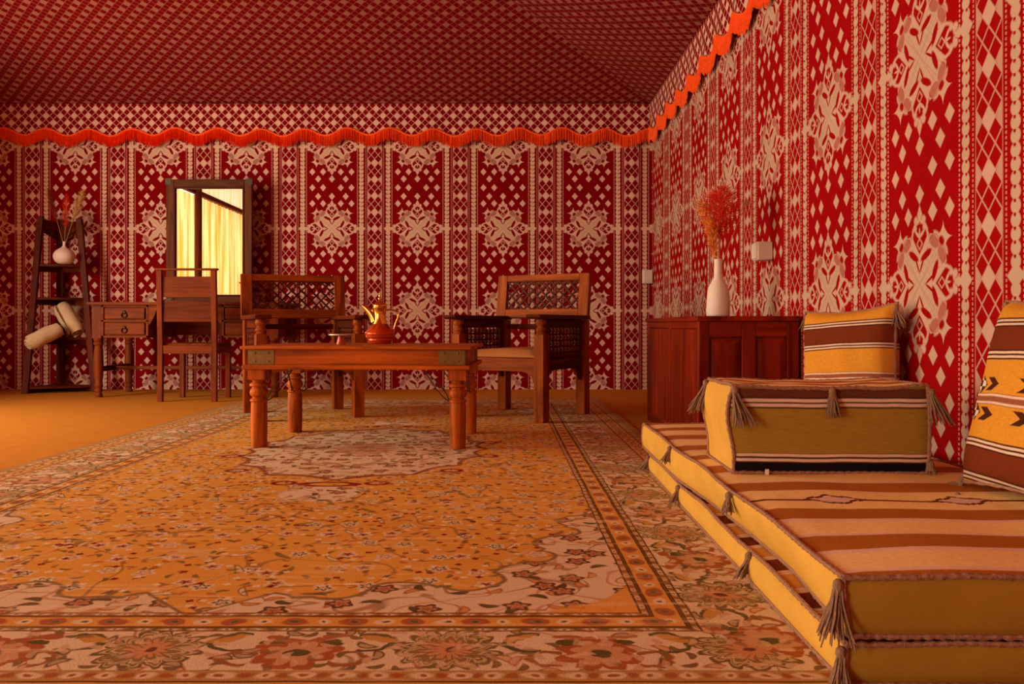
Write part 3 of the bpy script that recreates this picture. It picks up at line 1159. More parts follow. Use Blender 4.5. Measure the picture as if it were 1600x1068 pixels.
# ------------------------------------------------------------------ coffee table
t = thing('coffee_table', 'low reddish wooden coffee table with turned legs on the rug', 'table', (-0.625, 4.005, RUGZ), R(-3.3))
TW, TD = 1.02, 0.66
mb = MB()
mb.b2(-TW / 2, TW / 2, -TD / 2, TD / 2, 0.434, 0.449)
part('tabletop', mb, M['table_x'], t, bevel=0.005, segs=3)
mb = MB()
mb.b2(-TW / 2 + 0.03, TW / 2 - 0.03, -TD / 2 + 0.03, TD / 2 - 0.03, 0.365, 0.434)
part('apron', mb, M['table_x'], t, bevel=0.002)
mb = MB()
mb.b2(-TW / 2 + 0.006, TW / 2 - 0.006, -TD / 2 + 0.006, TD / 2 - 0.006, 0.346, 0.366)
part('moulding', mb, M['table_x'], t, bevel=0.006, segs=3)
LP = [(0.046, 0.300), (0.030, 0.296), (0.027, 0.288), (0.040, 0.280), (0.042, 0.272), (0.030, 0.266), (0.030, 0.262), (0.038, 0.254), (0.0415, 0.242),
      (0.038, 0.230), (0.029, 0.222), (0.029, 0.218), (0.039, 0.211), (0.040, 0.205), (0.034, 0.199), (0.0355, 0.185), (0.0365, 0.12), (0.035, 0.03), (0.034, 0.0)][::-1]
for sx in (-1, 1):
    for sy in (-1, 1):
        lx, ly = sx * (TW / 2 - 0.065), sy * (TD / 2 - 0.065)
        mb = MB()
        mb.lathe(LP, 22, Matrix.Translation((lx, ly, 0)))
        mb.box((lx, ly, 0.323), (0.078, 0.078, 0.046))
        part('leg', mb, M['table_z'], t, bevel=0.0)
        for ax in (0, 1):
            mb = MB()
            for q in (0, 1):
                pts = []
                for k in range(9):
                    f = k / 8
                    rr = 0.035 + f * 0.115
                    zz = 0.205 + (0.14 * f ** (1.5 if q else 0.7))
                    px = lx - sx * rr if ax == 0 else lx + (q - .5) * .012
                    py = ly - sy * rr if ax == 1 else ly + (q - .5) * .012
                    pts.append((px, py, zz))
                mb.tube(pts, 0.0026, 5)
            part('iron_brace', mb, M['iron'], t)
        mb = MB()
        cx0 = sx * (TW / 2 - 0.03)
        cy0 = sy * (TD / 2 - 0.03)
        th = 0.0025
        mb.b2(min(cx0, cx0 - sx * 0.115), max(cx0, cx0 - sx * 0.115), cy0 + min(0, sy * th), cy0 + max(0, sy * th), 0.369, 0.431)
        mb.b2(cx0 + min(0, sx * th), cx0 + max(0, sx * th), min(cy0, cy0 - sy * 0.115), max(cy0, cy0 - sy * 0.115), 0.369, 0.431)
        for zz in (0.382, 0.418):
            for ux in (0.03, 0.09):
                mb.lathe([(0.005, -0.002), (0.005, 0.002), (0.002, 0.0035)], 8,
                         Matrix.Translation((cx0 - sx * ux, cy0 + sy * th, zz)) @ Matrix.Rotation(R(90 if sy < 0 else -90), 4, 'X'))
        s_ = part('corner_strap', mb, M['strap'], t)
        s_['label'] = 'aged metal corner strap'
mb = MB()
rnd = random.Random(5)
TABZ = RUGZ + 0.449

# coffee pot
t = thing('coffee_pot', 'brass coffee pot with curved spout and orange-red reflection painted on its belly, on the coffee table', 'pot', (-0.605, 4.17, TABZ), R(0))
mb = MB()
mb.lathe([(0.044, 0), (0.052, 0.002), (0.055, 0.006), (0.058, 0.014), (0.062, 0.018), (0.061, 0.024), (0.068, 0.030), (0.071, 0.036), (0.069, 0.040), (0.073, 0.046),
          (0.074, 0.052), (0.070, 0.058), (0.060, 0.070), (0.046, 0.085), (0.037, 0.098)], 32)
part('belly', mb, M['red_reflection'], t, angle=50)
mb = MB()
mb.lathe([(0.0375, 0.0965), (0.034, 0.106), (0.030, 0.122), (0.0285, 0.140), (0.030, 0.158), (0.033, 0.172), (0.036, 0.178), (0.036, 0.182), (0.030, 0.184)], 32)
for k in range(12):       # pointed leaves as the jagged edge of the painted reflection
    a0 = 2 * PI * k / 12
    P_ = lambda r, z, a: (r * math.cos(a), r * math.sin(a), z)
    mb.add([P_(0.0385, 0.0985, a0 - .22), P_(0.0385, 0.0985, a0 + .22), P_(0.0635, 0.0675, a0)], [(0, 1, 2)])
part('neck', mb, M['brass'], t, angle=50, recalc=False)
mb = MB()
mb.lathe([(0.033, 0.184), (0.034, 0.188), (0.030, 0.194), (0.020, 0.204), (0.010, 0.210), (0.006, 0.214), (0.009, 0.220), (0.009, 0.224), (0.004, 0.230),
          (0.006, 0.236), (0.003, 0.242), (0.001, 0.252)], 24)
part('lid', mb, M['brass'], t, angle=50)
mb = MB()
N = 12
pts, rs = [], []
for k in range(N + 1):
    f = k / N
    pts.append((-0.022 - 0.066 * f ** 1.25, 0, 0.112 + 0.078 * f + 0.006 * math.sin(f * PI)))
    rs.append(0.021 * (1 - f) ** 0.8 + 0.006)
mb.tube(pts, rs, 12)
mb.add([(-0.080, -0.006, 0.186), (-0.080, 0.006, 0.186), (-0.106, 0.0015, 0.191), (-0.106, -0.0015, 0.191), (-0.082, 0, 0.178)],
       [(0, 1, 2, 3), (0, 3, 4), (1, 4, 2), (3, 2, 4), (0, 4, 1)])
part('spout', mb, M['brass'], t)
mb = MB()
hp = [(0.030, 0.166), (0.045, 0.168), (0.070, 0.165), (0.088, 0.157), (0.094, 0.146), (0.088, 0.125), (0.078, 0.100), (0.071, 0.075), (0.068, 0.055)]
mb.tube([(x, 0, z) for x, z in hp], 0.0046, 8)
part('handle', mb, M['brass'], t)

t = thing('footed_dish', 'small pink metal footed dish with flat plate, beside the coffee pot', 'dish', (-0.765, 4.0, TABZ))
mb = MB()
mb.lathe([(0.021, 0), (0.022, 0.003), (0.020, 0.008), (0.017, 0.020), (0.014, 0.034), (0.013, 0.041)], 20)
part('foot', mb, M['pink'], t)
mb = MB()
mb.lathe([(0.013, 0.0405), (0.035, 0.0415), (0.055, 0.0435), (0.057, 0.0455), (0.057, 0.0490), (0.054, 0.0495), (0.03, 0.046), (0.001, 0.045)], 28)
part('plate', mb, M['steel'], t)

# ------------------------------------------------------------------ desk
DX, DY = -2.42, 6.74
t = thing('writing_desk', 'reddish wooden desk with small drawers against the back wall under the mirror', 'desk', (DX, DY, 0))
HW, HD = 0.71, 0.30
mb = MB()
mb.b2(-HW - 0.03, HW + 0.03, -HD - 0.03, HD + 0.02, 0.705, 0.727)
part('desktop', mb, M['desk_x'], t, bevel=0.004)
DLP = [(0.026, 0.0), (0.030, 0.015), (0.022, 0.035), (0.031, 0.05), (0.031, 0.06), (0.024, 0.07), (0.032, 0.085), (0.032, 0.095), (0.025, 0.11), (0.033, 0.16), (0.036, 0.25),
       (0.032, 0.36), (0.026, 0.395), (0.036, 0.405), (0.036, 0.415), (0.027, 0.425), (0.036, 0.437), (0.036, 0.45)]
for sx in (-1, 1):
    for sy in (-1, 1):
        mb = MB()
        lx, ly = sx * (HW - 0.035), sy * (HD - 0.035)
        mb.lathe(DLP, 16, Matrix.Translation((lx, ly, 0)))
        mb.box((lx, ly, 0.578), (0.07, 0.07, 0.254))
        part('leg', mb, M['desk_z'], t, bevel=0.0)
    # drawer case
    mb = MB()
    xa, xb = sx * (HW - 0.07), sx * (HW - 0.07 - 0.36)
    x0, x1 = min(xa, xb), max(xa, xb)
    y0 = -HD + 0.012
    mb.b2(x0, x1, y0 + 0.004, HD - 0.03, 0.455, 0.705)
    # frame strips round the drawers
    for zc in (0.464, 0.584, 0.697):
        mb.b2(x0, x1, y0 - 0.012, y0 + 0.006, zc - 0.008, zc + 0.008)
    mb.b2(x0, x0 + 0.018, y0 - 0.012, y0 + 0.006, 0.456, 0.705)
    mb.b2(x1 - 0.018, x1, y0 - 0.012, y0 + 0.006, 0.456, 0.705)
    part('drawer_case', mb, M['desk_x'], t, bevel=0.002)
    for z0, z1 in ((0.478, 0.570), (0.598, 0.683)):
        mb = MB()
        mb.b2(x0 + 0.026, x1 - 0.026, y0 - 0.016, y0 + 0.004, z0, z1)
        dr = part('drawer', mb, M['desk_x'], t, bevel=0.006)
        mb = MB()
        xc, zc = (x0 + x1) / 2, (z0 + z1) / 2
        mb.tube([(xc + 0.020 * math.cos(a), y0 - 0.022, zc - 0.012 + 0.020 * math.sin(a)) for a in [2 * PI * q / 16 for q in range(16)]], 0.004, 6, closed=True)
        mb.lathe([(0.014, 0), (0.014, 0.004), (0.007, 0.009)], 12, Matrix.Translation((xc, y0 - 0.016, zc + 0.010)) @ Matrix.Rotation(R(90), 4, 'X'))
        part('ring_pull', mb, M['iron'], dr)
    # curved bracket towards the knee hole
    xi = sx * (HW - 0.43)
    mb = MB()
    poly = [(xi, 0.705), (xi - sx * 0.10, 0.705), (xi - sx * 0.095, 0.69), (xi - sx * 0.06, 0.66), (xi - sx * 0.045, 0.62), (xi - sx * 0.03, 0.59), (xi - sx * 0.012, 0.56), (xi, 0.55)]
    mb.prism(poly, 'xz', y0 - 0.01, y0 + 0.012)
    part('bracket', mb, M['desk_x'], t, bevel=0.002)
    mb = MB()
    mb.b2(sx * (HW - 0.035) - 0.014, sx * (HW - 0.035) + 0.014, -HD + 0.06, HD - 0.06, 0.195, 0.235)
    part('side_stretcher', mb, M['dark_y'], t, bevel=0.003)
mb = MB()
mb.b2(-HW + 0.05, HW - 0.05, -0.03, 0.0, 0.20, 0.228)
part('foot_rail', mb, M['desk_x'], t, bevel=0.003)
mb = MB()
mb.b2(-HW + 0.43, HW - 0.43, HD - 0.05, HD - 0.03, 0.47, 0.705)
part('back_panel', mb, M['desk_x'], t)
mb = MB()
mb.b2(-HW + 0.43, HW - 0.43, -HD + 0.02, -HD + 0.036, 0.665, 0.705)
part('front_apron', mb, M['desk_x'], t)

# mirror standing on the desk
t = thing('mirror', 'tall rectangular mirror in dark wooden frame standing on the desk', 'mirror', (-2.446, 7.06, 0.728))
MW, MH, FB = 0.358, 1.04, 0.066
pieces('frame_stile', [(-MW, -MW + FB, -0.02, 0.02, 0, MH), (MW - FB, MW, -0.02, 0.02, 0, MH)], M['frame_z'], t, 0.006, segs=3)
pieces('frame_rail', [(-MW + FB, MW - FB, -0.02, 0.02, 0, FB), (-MW + FB, MW - FB, -0.02, 0.02, MH - FB, MH)], M['frame_x'], t, 0.006, segs=3)
i0 = FB - 0.002
pieces('inner_moulding', [(-MW + i0, -MW + i0 + 0.014, -0.026, -0.004, i0, MH - i0), (MW - i0 - 0.014, MW - i0, -0.026, -0.004, i0, MH - i0)], M['dark_z'], t)
pieces('inner_moulding', [(-MW + i0 + .014, MW - i0 - .014, -0.026, -0.004, i0, i0 + 0.014), (-MW + i0 + .014, MW - i0 - .014, -0.026, -0.004, MH - i0 - 0.014, MH - i0)], M['dark_x'], t)
pieces('corner_plate', [(x - .025, x + .025, -0.023, -0.019, z - .025, z + .025) for x in (-MW + 0.02, MW - 0.02) for z in (0.02, MH - 0.02)], M['iron'], t, 0.0)
mb = MB()
mb.b2(-MW + FB - 0.004, MW - FB + 0.004, -0.004, 0.004, FB - 0.004, MH - FB + 0.004)
part('glass', mb, M['mirror'], t, smooth=False)

# desk chair, back to the camera
t = thing('desk_chair', 'slat-back wooden chair with open top rail tucked at the desk', 'chair', (-2.272, 6.29, 0))
CW = 0.195
for sx in (-1, 1):
    mb = MB()
    mb.prism([(-0.215, 0), (-0.180, 0), (-0.170, 0.42), (-0.195, 0.945), (-0.228, 0.945), (-0.207, 0.42)], 'yz', sx * CW - 0.019, sx * CW + 0.019)
    part('leg', mb, M['desk_z'], t, bevel=0.003)
    mb = MB()
    mb.b2(sx * (CW - 0.02) - 0.018, sx * (CW - 0.02) + 0.018, 0.155, 0.191, 0, 0.40)
    part('leg', mb, M['desk_z'], t, bevel=0.003)
    mb = MB()
    mb.b2(sx * (CW - 0.008) - 0.010, sx * (CW - 0.008) + 0.010, -0.172, 0.157, 0.345, 0.402)
    part('side_rail', mb, M['desk_y'], t, bevel=0.002)
mb = MB()
mb.b2(-CW - 0.030, CW + 0.030, -0.232, -0.186, 0.945, 0.960)
part('top_rail', mb, M['desk_x'], t, bevel=0.004)
for z0, z1 in ((0.752, 0.902), (0.575, 0.728)):
    mb = MB()
    yy = -0.198 - (z0 - 0.42) * 0.03
    mb.b2(-CW + 0.018, CW - 0.018, yy, yy + 0.016, z0, z1)
    part('back_slat', mb, M['desk_x'], t, bevel=0.003)
mb = MB()
mb.b2(-CW + 0.018, CW - 0.018, -0.202, -0.180, 0.345, 0.405)
part('rear_rail', mb, M['desk_x'], t, bevel=0.003)
mb = MB()
mb.b2(-CW + 0.005, CW - 0.005, 0.160, 0.180, 0.345, 0.402)
part('front_rail', mb, M['desk_x'], t, bevel=0.003)
mb = MB()
mb.b2(-CW + 0.005, CW - 0.005, -0.172, 0.205, 0.402, 0.420)
part('seat', mb, M['desk_y'], t, bevel=0.005)

# ------------------------------------------------------------------ corner ladder shelf
t = thing('ladder_shelf', 'dark wooden triangular corner ladder shelf with open tiers by the back wall', 'shelf', (-3.70, 7.0, 0))
A0, A1 = Vector((-0.14, -0.20, 0)), Vector((-0.125, 0.0, 1.455))
B0, B1 = Vector((0.31, 0.02, 0)), Vector((0.165, 0.06, 1.44))
C0, C1 = Vector((-0.06, 0.19, 0)), Vector((-0.06, 0.19, 1.45))


def strut(P, Q, wx, wy):
    mb = MB()
    vs = []
    for E_ in (P, Q):
        for (a, b) in ((-1, -1), (1, -1), (1, 1), (-1, 1)):
            vs.append(E_ + Vector((a * wx / 2, b * wy / 2, 0)))
    mb.add(vs, [(0, 3, 2, 1), (4, 5, 6, 7), (0, 1, 5, 4), (1, 2, 6, 5), (2, 3, 7, 6), (3, 0, 4, 7)])
    return mb


part('leg', strut(A0, A1, 0.050, 0.030), M['dark_z'], t, bevel=0.003)
part('leg', strut(B0, B1, 0.050, 0.030), M['dark_z'], t, bevel=0.003)
part('leg', strut(C0, C1, 0.060, 0.040), M['dark_z'], t, bevel=0.003)
for z in (0.045, 0.440, 0.770, 1.045):
    f = z / 1.45
    a = A0.lerp(A1, f)
    b = B0.lerp(B1, f)
    c = C0
    poly = [(c.x - 0.02, c.y), (a.x, a.y - 0.008)]
    for k in range(1, 8):
        s_ = k / 8
        poly.append((a.x + (b.x - a.x) * s_ + 0.0, a.y + (b.y - a.y) * s_ - 0.035 * math.sin(s_ * PI)))
    poly += [(b.x, b.y - 0.008), (c.x + 0.02, c.y)]
    mb = MB()
    mb.prism(poly, 'xy', z - 0.010, z + 0.010)
    part('shelf_board', mb, M['dark_x'], t, bevel=0.002)
    for P_ in (a, b):
        mb = MB()
        d = Vector((P_.x, P_.y, 0)) - Vector((c.x, c.y, 0))
        rot = Matrix.Rotation(math.atan2(d.y, d.x), 3, 'Z')
        mb.box(((P_.x + c.x) / 2, (P_.y + c.y) / 2, z - 0.030), (d.length - 0.03, 0.018, 0.04), rot=rot)
        part('side_rail', mb, M['dark_x'], t)
# little roof-like side plates at the top
a, b, c = A1, B1, C1
for P_, w_ in ((a, 1), (b, 0.6)):
    mb = MB()
    q0, q1 = P_ + Vector((0, 0, -0.02)), c + Vector((0, 0, -0.03))
    n_ = Vector((0.008, 0.008, 0))
    poly = [q0, q1, q1 + Vector((0, 0, -0.16)), q0 + Vector((0, 0, -0.10 * w_))]
    mb.add([p - n_ for p in poly] + [p + n_ for p in poly],
           [(0, 1, 2, 3), (7, 6, 5, 4), (0, 4, 5, 1), (1, 5, 6, 2), (2, 6, 7, 3), (3, 7, 4, 0)])
    part('top_plate', mb, M['dark_x'], t)

SX, SY = -3.70, 7.0
# small vase
V1 = (SX + 0.085, SY - 0.03, 1.056)
mb = MB()
mb.lathe([(0.030, 0), (0.050, 0.004), (0.071, 0.022), (0.083, 0.048), (0.085, 0.065), (0.078, 0.090), (0.060, 0.112), (0.036, 0.128), (0.018, 0.140), (0.012, 0.150),
          (0.010, 0.172), (0.011, 0.185), (0.007, 0.186), (0.006, 0.150)], 32)
o = part('vase', mb, M['white'], angle=60)
o.location = V1
tag(o, 'small round white vase with thin neck on the ladder shelf', 'vase')


def plume(name, label, base, tip, mat, thick, n, start, droop=0.0, group=None, stem_mat=None, seed=1, bush=False):
    rnd = random.Random(seed)
    base, tip = Vector(base), Vector(tip)
    t = thing(name, label, 'dried grass', base, 0, group)
    d = tip - base
    side = Vector((d.x, d.y, 0))
    if side.length < 1e-4:
        side = Vector((1, 0, 0))
    side.normalize()

    def axis(f):
        return d * f + Vector((0, 0, 1)) * (droop * 4 * f * (1 - f))
    mb = MB()
    mb.tube([axis(k / 10) for k in range(11)], [0.0022 - 0.0012 * k / 10 for k in range(11)], 5)
    part('stem', mb, stem_mat or M['stem'], t)
    mb = MB()
    dn = d.normalized()
    for i in range(n):
        f = start + (1 - start) * rnd.random() ** 0.9
        p = axis(min(f, 1.0))
        prof = math.sin(min(1.0, max(0.0, (f - start) / (1 - start)) * 0.9 + 0.08) * PI) ** 0.7
        a = rnd.uniform(0, 2 * PI)
        o1 = dn.orthogonal().normalized()
        o2 = dn.cross(o1)
        out = o1 * math.cos(a) + o2 * math.sin(a)
        ln = thick * prof * rnd.uniform(0.6, 1.2)
        fwd = dn * ln * (1.0 if not bush else rnd.uniform(0.2, 1.0))
        q1 = p + out * ln * 0.55 + fwd * 0.5
        q2 = p + out * ln + fwd * 1.1 - Vector((0, 0, ln * 0.25))
        mb.tube([p, q1, q2], [0.0011, 0.0012, 0.0004], 3)
    part('plume', mb, mat, t, recalc=False, kind='stuff')
    return t


vz = (V1[0], V1[1], V1[2] + 0.150)
plume('pampas_stem', 'pale cream pampas plume leaning out of the round white vase', (vz[0] + 0.004, vz[1], vz[2]), (vz[0] + 0.17, vz[1] - 0.02, vz[2] + 0.46), M['pampas'], 0.040, 420, 0.40, 0.01, seed=2)
plume('pampas_stem', 'dark russet plume leaning away from the pale one in the round vase', (vz[0] - 0.004, vz[1], vz[2]), (vz[0] - 0.13, vz[1] - 0.01, vz[2] + 0.47), M['plume_dark'], 0.034, 380, 0.38, 0.01, seed=3)
plume('pampas_stem', 'red upright plume between the cream and russet plumes', (vz[0], vz[1] + 0.004, vz[2]), (vz[0] + 0.005, vz[1] + 0.03, vz[2] + 0.43), M['plume_red'], 0.040, 260, 0.35, 0.0, seed=4)

# rolled towels


def towel(label, p, q, r, seed):
    p, q = Vector(p), Vector(q)
    d = q - p
    T = Matrix.Translation(p) @ d.to_track_quat('Z', 'Y').to_matrix().to_4x4()
    t = thing('rolled_towel', label, 'towel', p, 0, 'rolled towels', rot=d.to_track_quat('Z', 'Y').to_euler())
    mb = MB()
    turns, steps, LN = 3.0, 84, d.length
    outer, inner = [], []
    for k in range(steps + 1):
        f = k / steps
        a = f * turns * 2 * PI
        rr = r * (0.16 + 0.84 * f)
        outer.append((rr * math.cos(a), rr * math.sin(a)))
        r2 = rr - r * 0.17 * (0.7 + 0.3 * f)
        inner.append((r2 * math.cos(a), r2 * math.sin(a)))
    nz = 10
    rnd = random.Random(seed)

    def sk(x, y, z, k):
        w = 1 + 0.05 * math.sin(z * 23 + k * 0.15 + seed) + 0.03 * math.sin(z * 50 + k * 0.4)
        e = 1.0 - 0.16 * (abs(z / LN - .5) * 2) ** 6
        return (x * w * e, y * w * e, z)
    loops = [outer, inner]
    n = steps + 1
    vs = []
    for lp in loops:
        for j in range(nz + 1):
            z = LN * j / nz
            for k, (x, y) in enumerate(lp):
                off = 0.010 * math.sin(k / steps * turns * 2 * PI * 0.5 + seed) if j in (0, nz) else 0
                vs.append(sk(x, y, z + (off if j == 0 else -off), k))
    fs = []
    S0 = n * (nz + 1)
    for li in range(2):
        for j in range(nz):
            for k in range(steps):
                a = li * S0 + j * n + k
                qd = (a, a + 1, a + n + 1, a + n)
                fs.append(qd if li == 0 else qd[::-1])
    for k in range(steps):
        fs.append((k + 1, k, S0 + k, S0 + k + 1))
        a = nz * n
        fs.append((a + k, a + k + 1, S0 + a + k + 1, S0 + a + k))
    mb.add(vs, fs)
    part('roll', mb, M['towel'], t, recalc=True, angle=60)
    return t


towel('cream rolled towel lying over the shelf edge with spiral end showing', (-3.775, 6.71, 0.410), (-3.600, 6.88, 0.525), 0.073, 1)
towel('cream rolled towel leaning upright behind the lying one on the ladder shelf', (-3.525, 7.00, 0.497), (-3.675, 7.05, 0.712), 0.080, 4)

# ------------------------------------------------------------------ corner cabinet
CX0, CX1, CY0, CY1, CH = 0.845, 1.275, 3.63, 4.93, 0.590
t = thing('cabinet', 'dark mahogany low cabinet with panelled sides against the red side wall', 'cabinet', ((CX0 + CX1) / 2, (CY0 + CY1) / 2, 0))
w2, d2 = (CX1 - CX0) / 2, (CY1 - CY0) / 2
mb = MB()
mb.b2(-w2 + 0.014, w2 - 0.006, -d2 + 0.016, d2 - 0.006, 0.03, 0.568)
part('carcass', mb, M['cab_z'], t)
mb = MB()
mb.b2(-w2 - 0.012, w2 + 0.0, -d2 - 0.014, d2, 0.568, 0.590)
part('cabinet_top', mb, M['cab_y'], t, bevel=0.004)
# end panel facing the camera: stiles, rails, two raised panels
pieces('end_stile', [(x0, x1, -d2, -d2 + 0.018, 0.0, 0.568) for x0, x1 in ((-w2, -w2 + 0.045), (-0.030, 0.030), (w2 - 0.050, w2))], M['cab_z'], t)
pieces('end_rail', [(x0, x1, -d2 + 0.001, -d2 + 0.018, z0, z1) for x0, x1 in ((-w2 + 0.045, -0.030), (0.030, w2 - 0.05)) for z0, z1 in ((0.500, 0.568), (0.04, 0.11))], M['cab_x'], t)
for x0, x1 in ((-w2 + 0.045, -0.030), (0.030, w2 - 0.050)):
    mb = MB()
    y0 = -d2 + 0.016
    a = [(x0, 0.11), (x1, 0.11), (x1, 0.50), (x0, 0.50)]
    b = [(x0 + 0.03, 0.14), (x1 - 0.03, 0.14), (x1 - 0.03, 0.47), (x0 + 0.03, 0.47)]
    vs = [(x, y0, z) for x, z in a] + [(x, y0 - 0.010, z) for x, z in b]
    mb.add(vs, [(4, 5, 6, 7)] + [(i, (i + 1) % 4, 4 + (i + 1) % 4, 4 + i) for i in range(4)])
    part('raised_panel', mb, M['cab_z'], t, smooth=False)
# long side facing the room: two pairs of doors
pieces('front_stile', [(-w2, -w2 + 0.018, y + 0.0185 * (y == -d2), y + 0.05, 0.0, 0.568) for y in (-d2, -0.025, d2 - 0.05)], M['cab_z'], t)
pieces('front_rail', [(-w2 + 0.001, -w2 + 0.018, -d2 + 0.05, d2 - 0.05, 0.535, 0.568), (-w2 + 0.001, -w2 + 0.018, -d2 + 0.05, d2 - 0.05, 0.0, 0.06)], M['cab_y'], t)
for k in range(4):
    ya = -d2 + 0.053 + (0.285 * k if k < 2 else 0.285 * k + 0.050)
    yb = ya + 0.280
    mb = MB()
    mb.b2(-w2 - 0.002, -w2 + 0.016, ya, yb, 0.063, 0.532)
    part('door', mb, M['cab_z'], t, bevel=0.002)

# bottle vase
BV = (1.022, 4.0, CH)
mb = MB()
prof = [(0.045, 0), (0.052, 0.003), (0.055, 0.012), (0.0555, 0.04), (0.054, 0.085), (0.050, 0.125), (0.042, 0.150), (0.030, 0.167), (0.022, 0.182), (0.0195, 0.200),
        (0.019, 0.255), (0.0195, 0.272), (0.017, 0.2735), (0.014, 0.270), (0.013, 0.21)]
mb.lathe(prof, 30)
for p in mb.v:
    n_ = mnoise.noise(Vector((p.x * 22, p.y * 22, p.z * 16)))
    if p.z < 0.15:
        p.x *= 1 + 0.05 * n_
        p.y *= 1 + 0.05 * n_
o = part('bottle_vase', mb, M['white'], angle=60)
o.location = BV
tag(o, 'tall white bottle vase with hammered body on the mahogany cabinet', 'vase')
bz = (BV[0], BV[1], BV[2] + 0.215)
plume('dried_stem', 'thick ochre feathery dried grass rising just above the bottle vase neck', (bz[0] - 0.004, bz[1], bz[2]), (bz[0] - 0.045, bz[1] - 0.01, bz[2] + 0.255), M['plume_orange'], 0.038, 420, 0.22, 0.0, seed=11)
plume('dried_stem', 'wispy red dried grass spreading highest above the bottle vase', (bz[0] + 0.003, bz[1], bz[2]), (bz[0] + 0.015, bz[1], bz[2] + 0.40), M['plume_red'], 0.115, 520, 0.38, 0.0, seed=12, bush=True)
plume('dried_stem', 'short ochre sprig at the edge of the red dried grass', (bz[0] - 0.002, bz[1] + 0.004, bz[2]), (bz[0] - 0.075, bz[1] + 0.03, bz[2] + 0.34), M['plume_orange'], 0.050, 150, 0.6, 0.0, seed=13, bush=True)
plume('dried_stem', 'thin bent stem ending in a pale orange bunny tail', (bz[0] + 0.006, bz[1], bz[2]), (bz[0] + 0.135, bz[1] - 0.02, bz[2] + 0.335), M['pampas'], 0.013, 160, 0.88, 0.012, seed=14)

# wall boxes
t = thing('switch_box', 'white plastic box mounted on the red side wall beyond the cushions', 'switch', (XR - 0.006, 4.06, 0.905))
mb = MB()
mb.b2(-0.072, 0.0, -0.045, 0.045, -0.044, 0.044)
part('housing', mb, M['plastic'], t, bevel=0.005)
mb = MB()
mb.b2(-0.079, -0.070, -0.038, 0.038, -0.037, 0.037)
part('cover', mb, M['plastic'], t, bevel=0.003)
t = thing('switch_box', 'grey-white plastic box on the back wall near the tent corner', 'switch', (1.262, YB - 0.014, 0.965))
mb = MB()
mb.b2(-0.065, 0.022, -0.055, 0.0, -0.058, 0.058)
part('housing', mb, M['plastic'], t, bevel=0.005)
mb = MB()
mb.b2(-0.058, 0.015, -0.060, -0.054, -0.050, 0.050)
part('cover', mb, M['plastic'], t, bevel=0.003)

# ------------------------------------------------------------------ floor mattresses


def rbox(sx, sy, sz, r, nx, ny, nz, deform, mats):
    """rounded, softly deformed box from (0,0,0) to (sx,sy,sz); material index per face: mats[axis][side]"""
    mb = MB()

    def proj(x, y, z):
        p = Vector((x, y, z))
        c = Vector((min(max(x, r), sx - r), min(max(y, r), sy - r), min(max(z, r), sz - r)))
        d = p - c
        if d.length > 1e-9:
            d = d.normalized() * r
        return deform(c + d)

    def spread(u, n, s):
        return u * s
    for ax in range(3):
        for side in (0, 1):
            if ax == 0:
                mb.grid(ny, nz, lambda u, v: proj(side * sx, u * sy, v * sz), mi=mats[0][side], flip=(side == 0))
            elif ax == 1:
                mb.grid(nx, nz, lambda u, v: proj(u * sx, side * sy, v * sz), mi=mats[1][side], flip=(side == 1))
            else:
                mb.grid(nx, ny, lambda u, v: proj(u * sx, v * sy, side * sz), mi=mats[2][side], flip=(side == 0))
    return mb


def cord_path(pts, deform, r=0.005, wob=0.0006, seed=0, step=0.006):
    """thick twisted cord along corner points"""
    rnd = random.Random(seed)
    out = []
    for a, b in zip(pts[:-1], pts[1:]):
        a, b = Vector(a), Vector(b)
        n = max(2, int((b - a).length / step))
        for k in range(n):
            out.append(a.lerp(b, k / n))
    out.append(Vector(pts[-1]))
    P_, rr = [], []
    for k, p in enumerate(out):
        q = deform(p) if deform else p
        P_.append(Vector(q) + Vector((rnd.uniform(-wob, wob), rnd.uniform(-wob, wob), rnd.uniform(-wob, wob))))
        rr.append(r * (0.88 + 0.16 * math.sin(k * 1.9) + rnd.uniform(-.07, .07)))
    mb = MB()
    mb.tube(P_, rr, 7)
    return mb


def tassel_mb(p, ln, lean=(0, 0), n=26, spread=0.35, seed=0, r0=0.007):
    rnd = random.Random(seed)
    mb = MB()
    p = Vector(p)
    mb.lathe([(0.003, 0.0), (r0, -0.004), (r0 * 1.15, -0.012), (r0 * 0.75, -0.019), (r0 * .9, -0.024)], 9, Matrix.Translation(p))
    for i in range(n):
        a = rnd.uniform(0, 2 * PI)
        q = math.sqrt(rnd.random())
        l = ln * rnd.uniform(0.8, 1.05)
        pts = []
        for k in range(5):
            f = k / 4
            sp = r0 * 0.8 * q + f ** 1.2 * spread * ln * q * 0.7
            pts.append(p + Vector((math.cos(a) * sp + lean[0] * f * ln + rnd.uniform(-.0015, .0015), math.sin(a) * sp + lean[1] * f * ln + rnd.uniform(-.0015, .0015),
                                   -0.015 - (l - 0.015) * f)))
        mb.tube(pts, [0.0017, 0.0019, 0.0019, 0.0018, 0.0012], 4)
    return mb


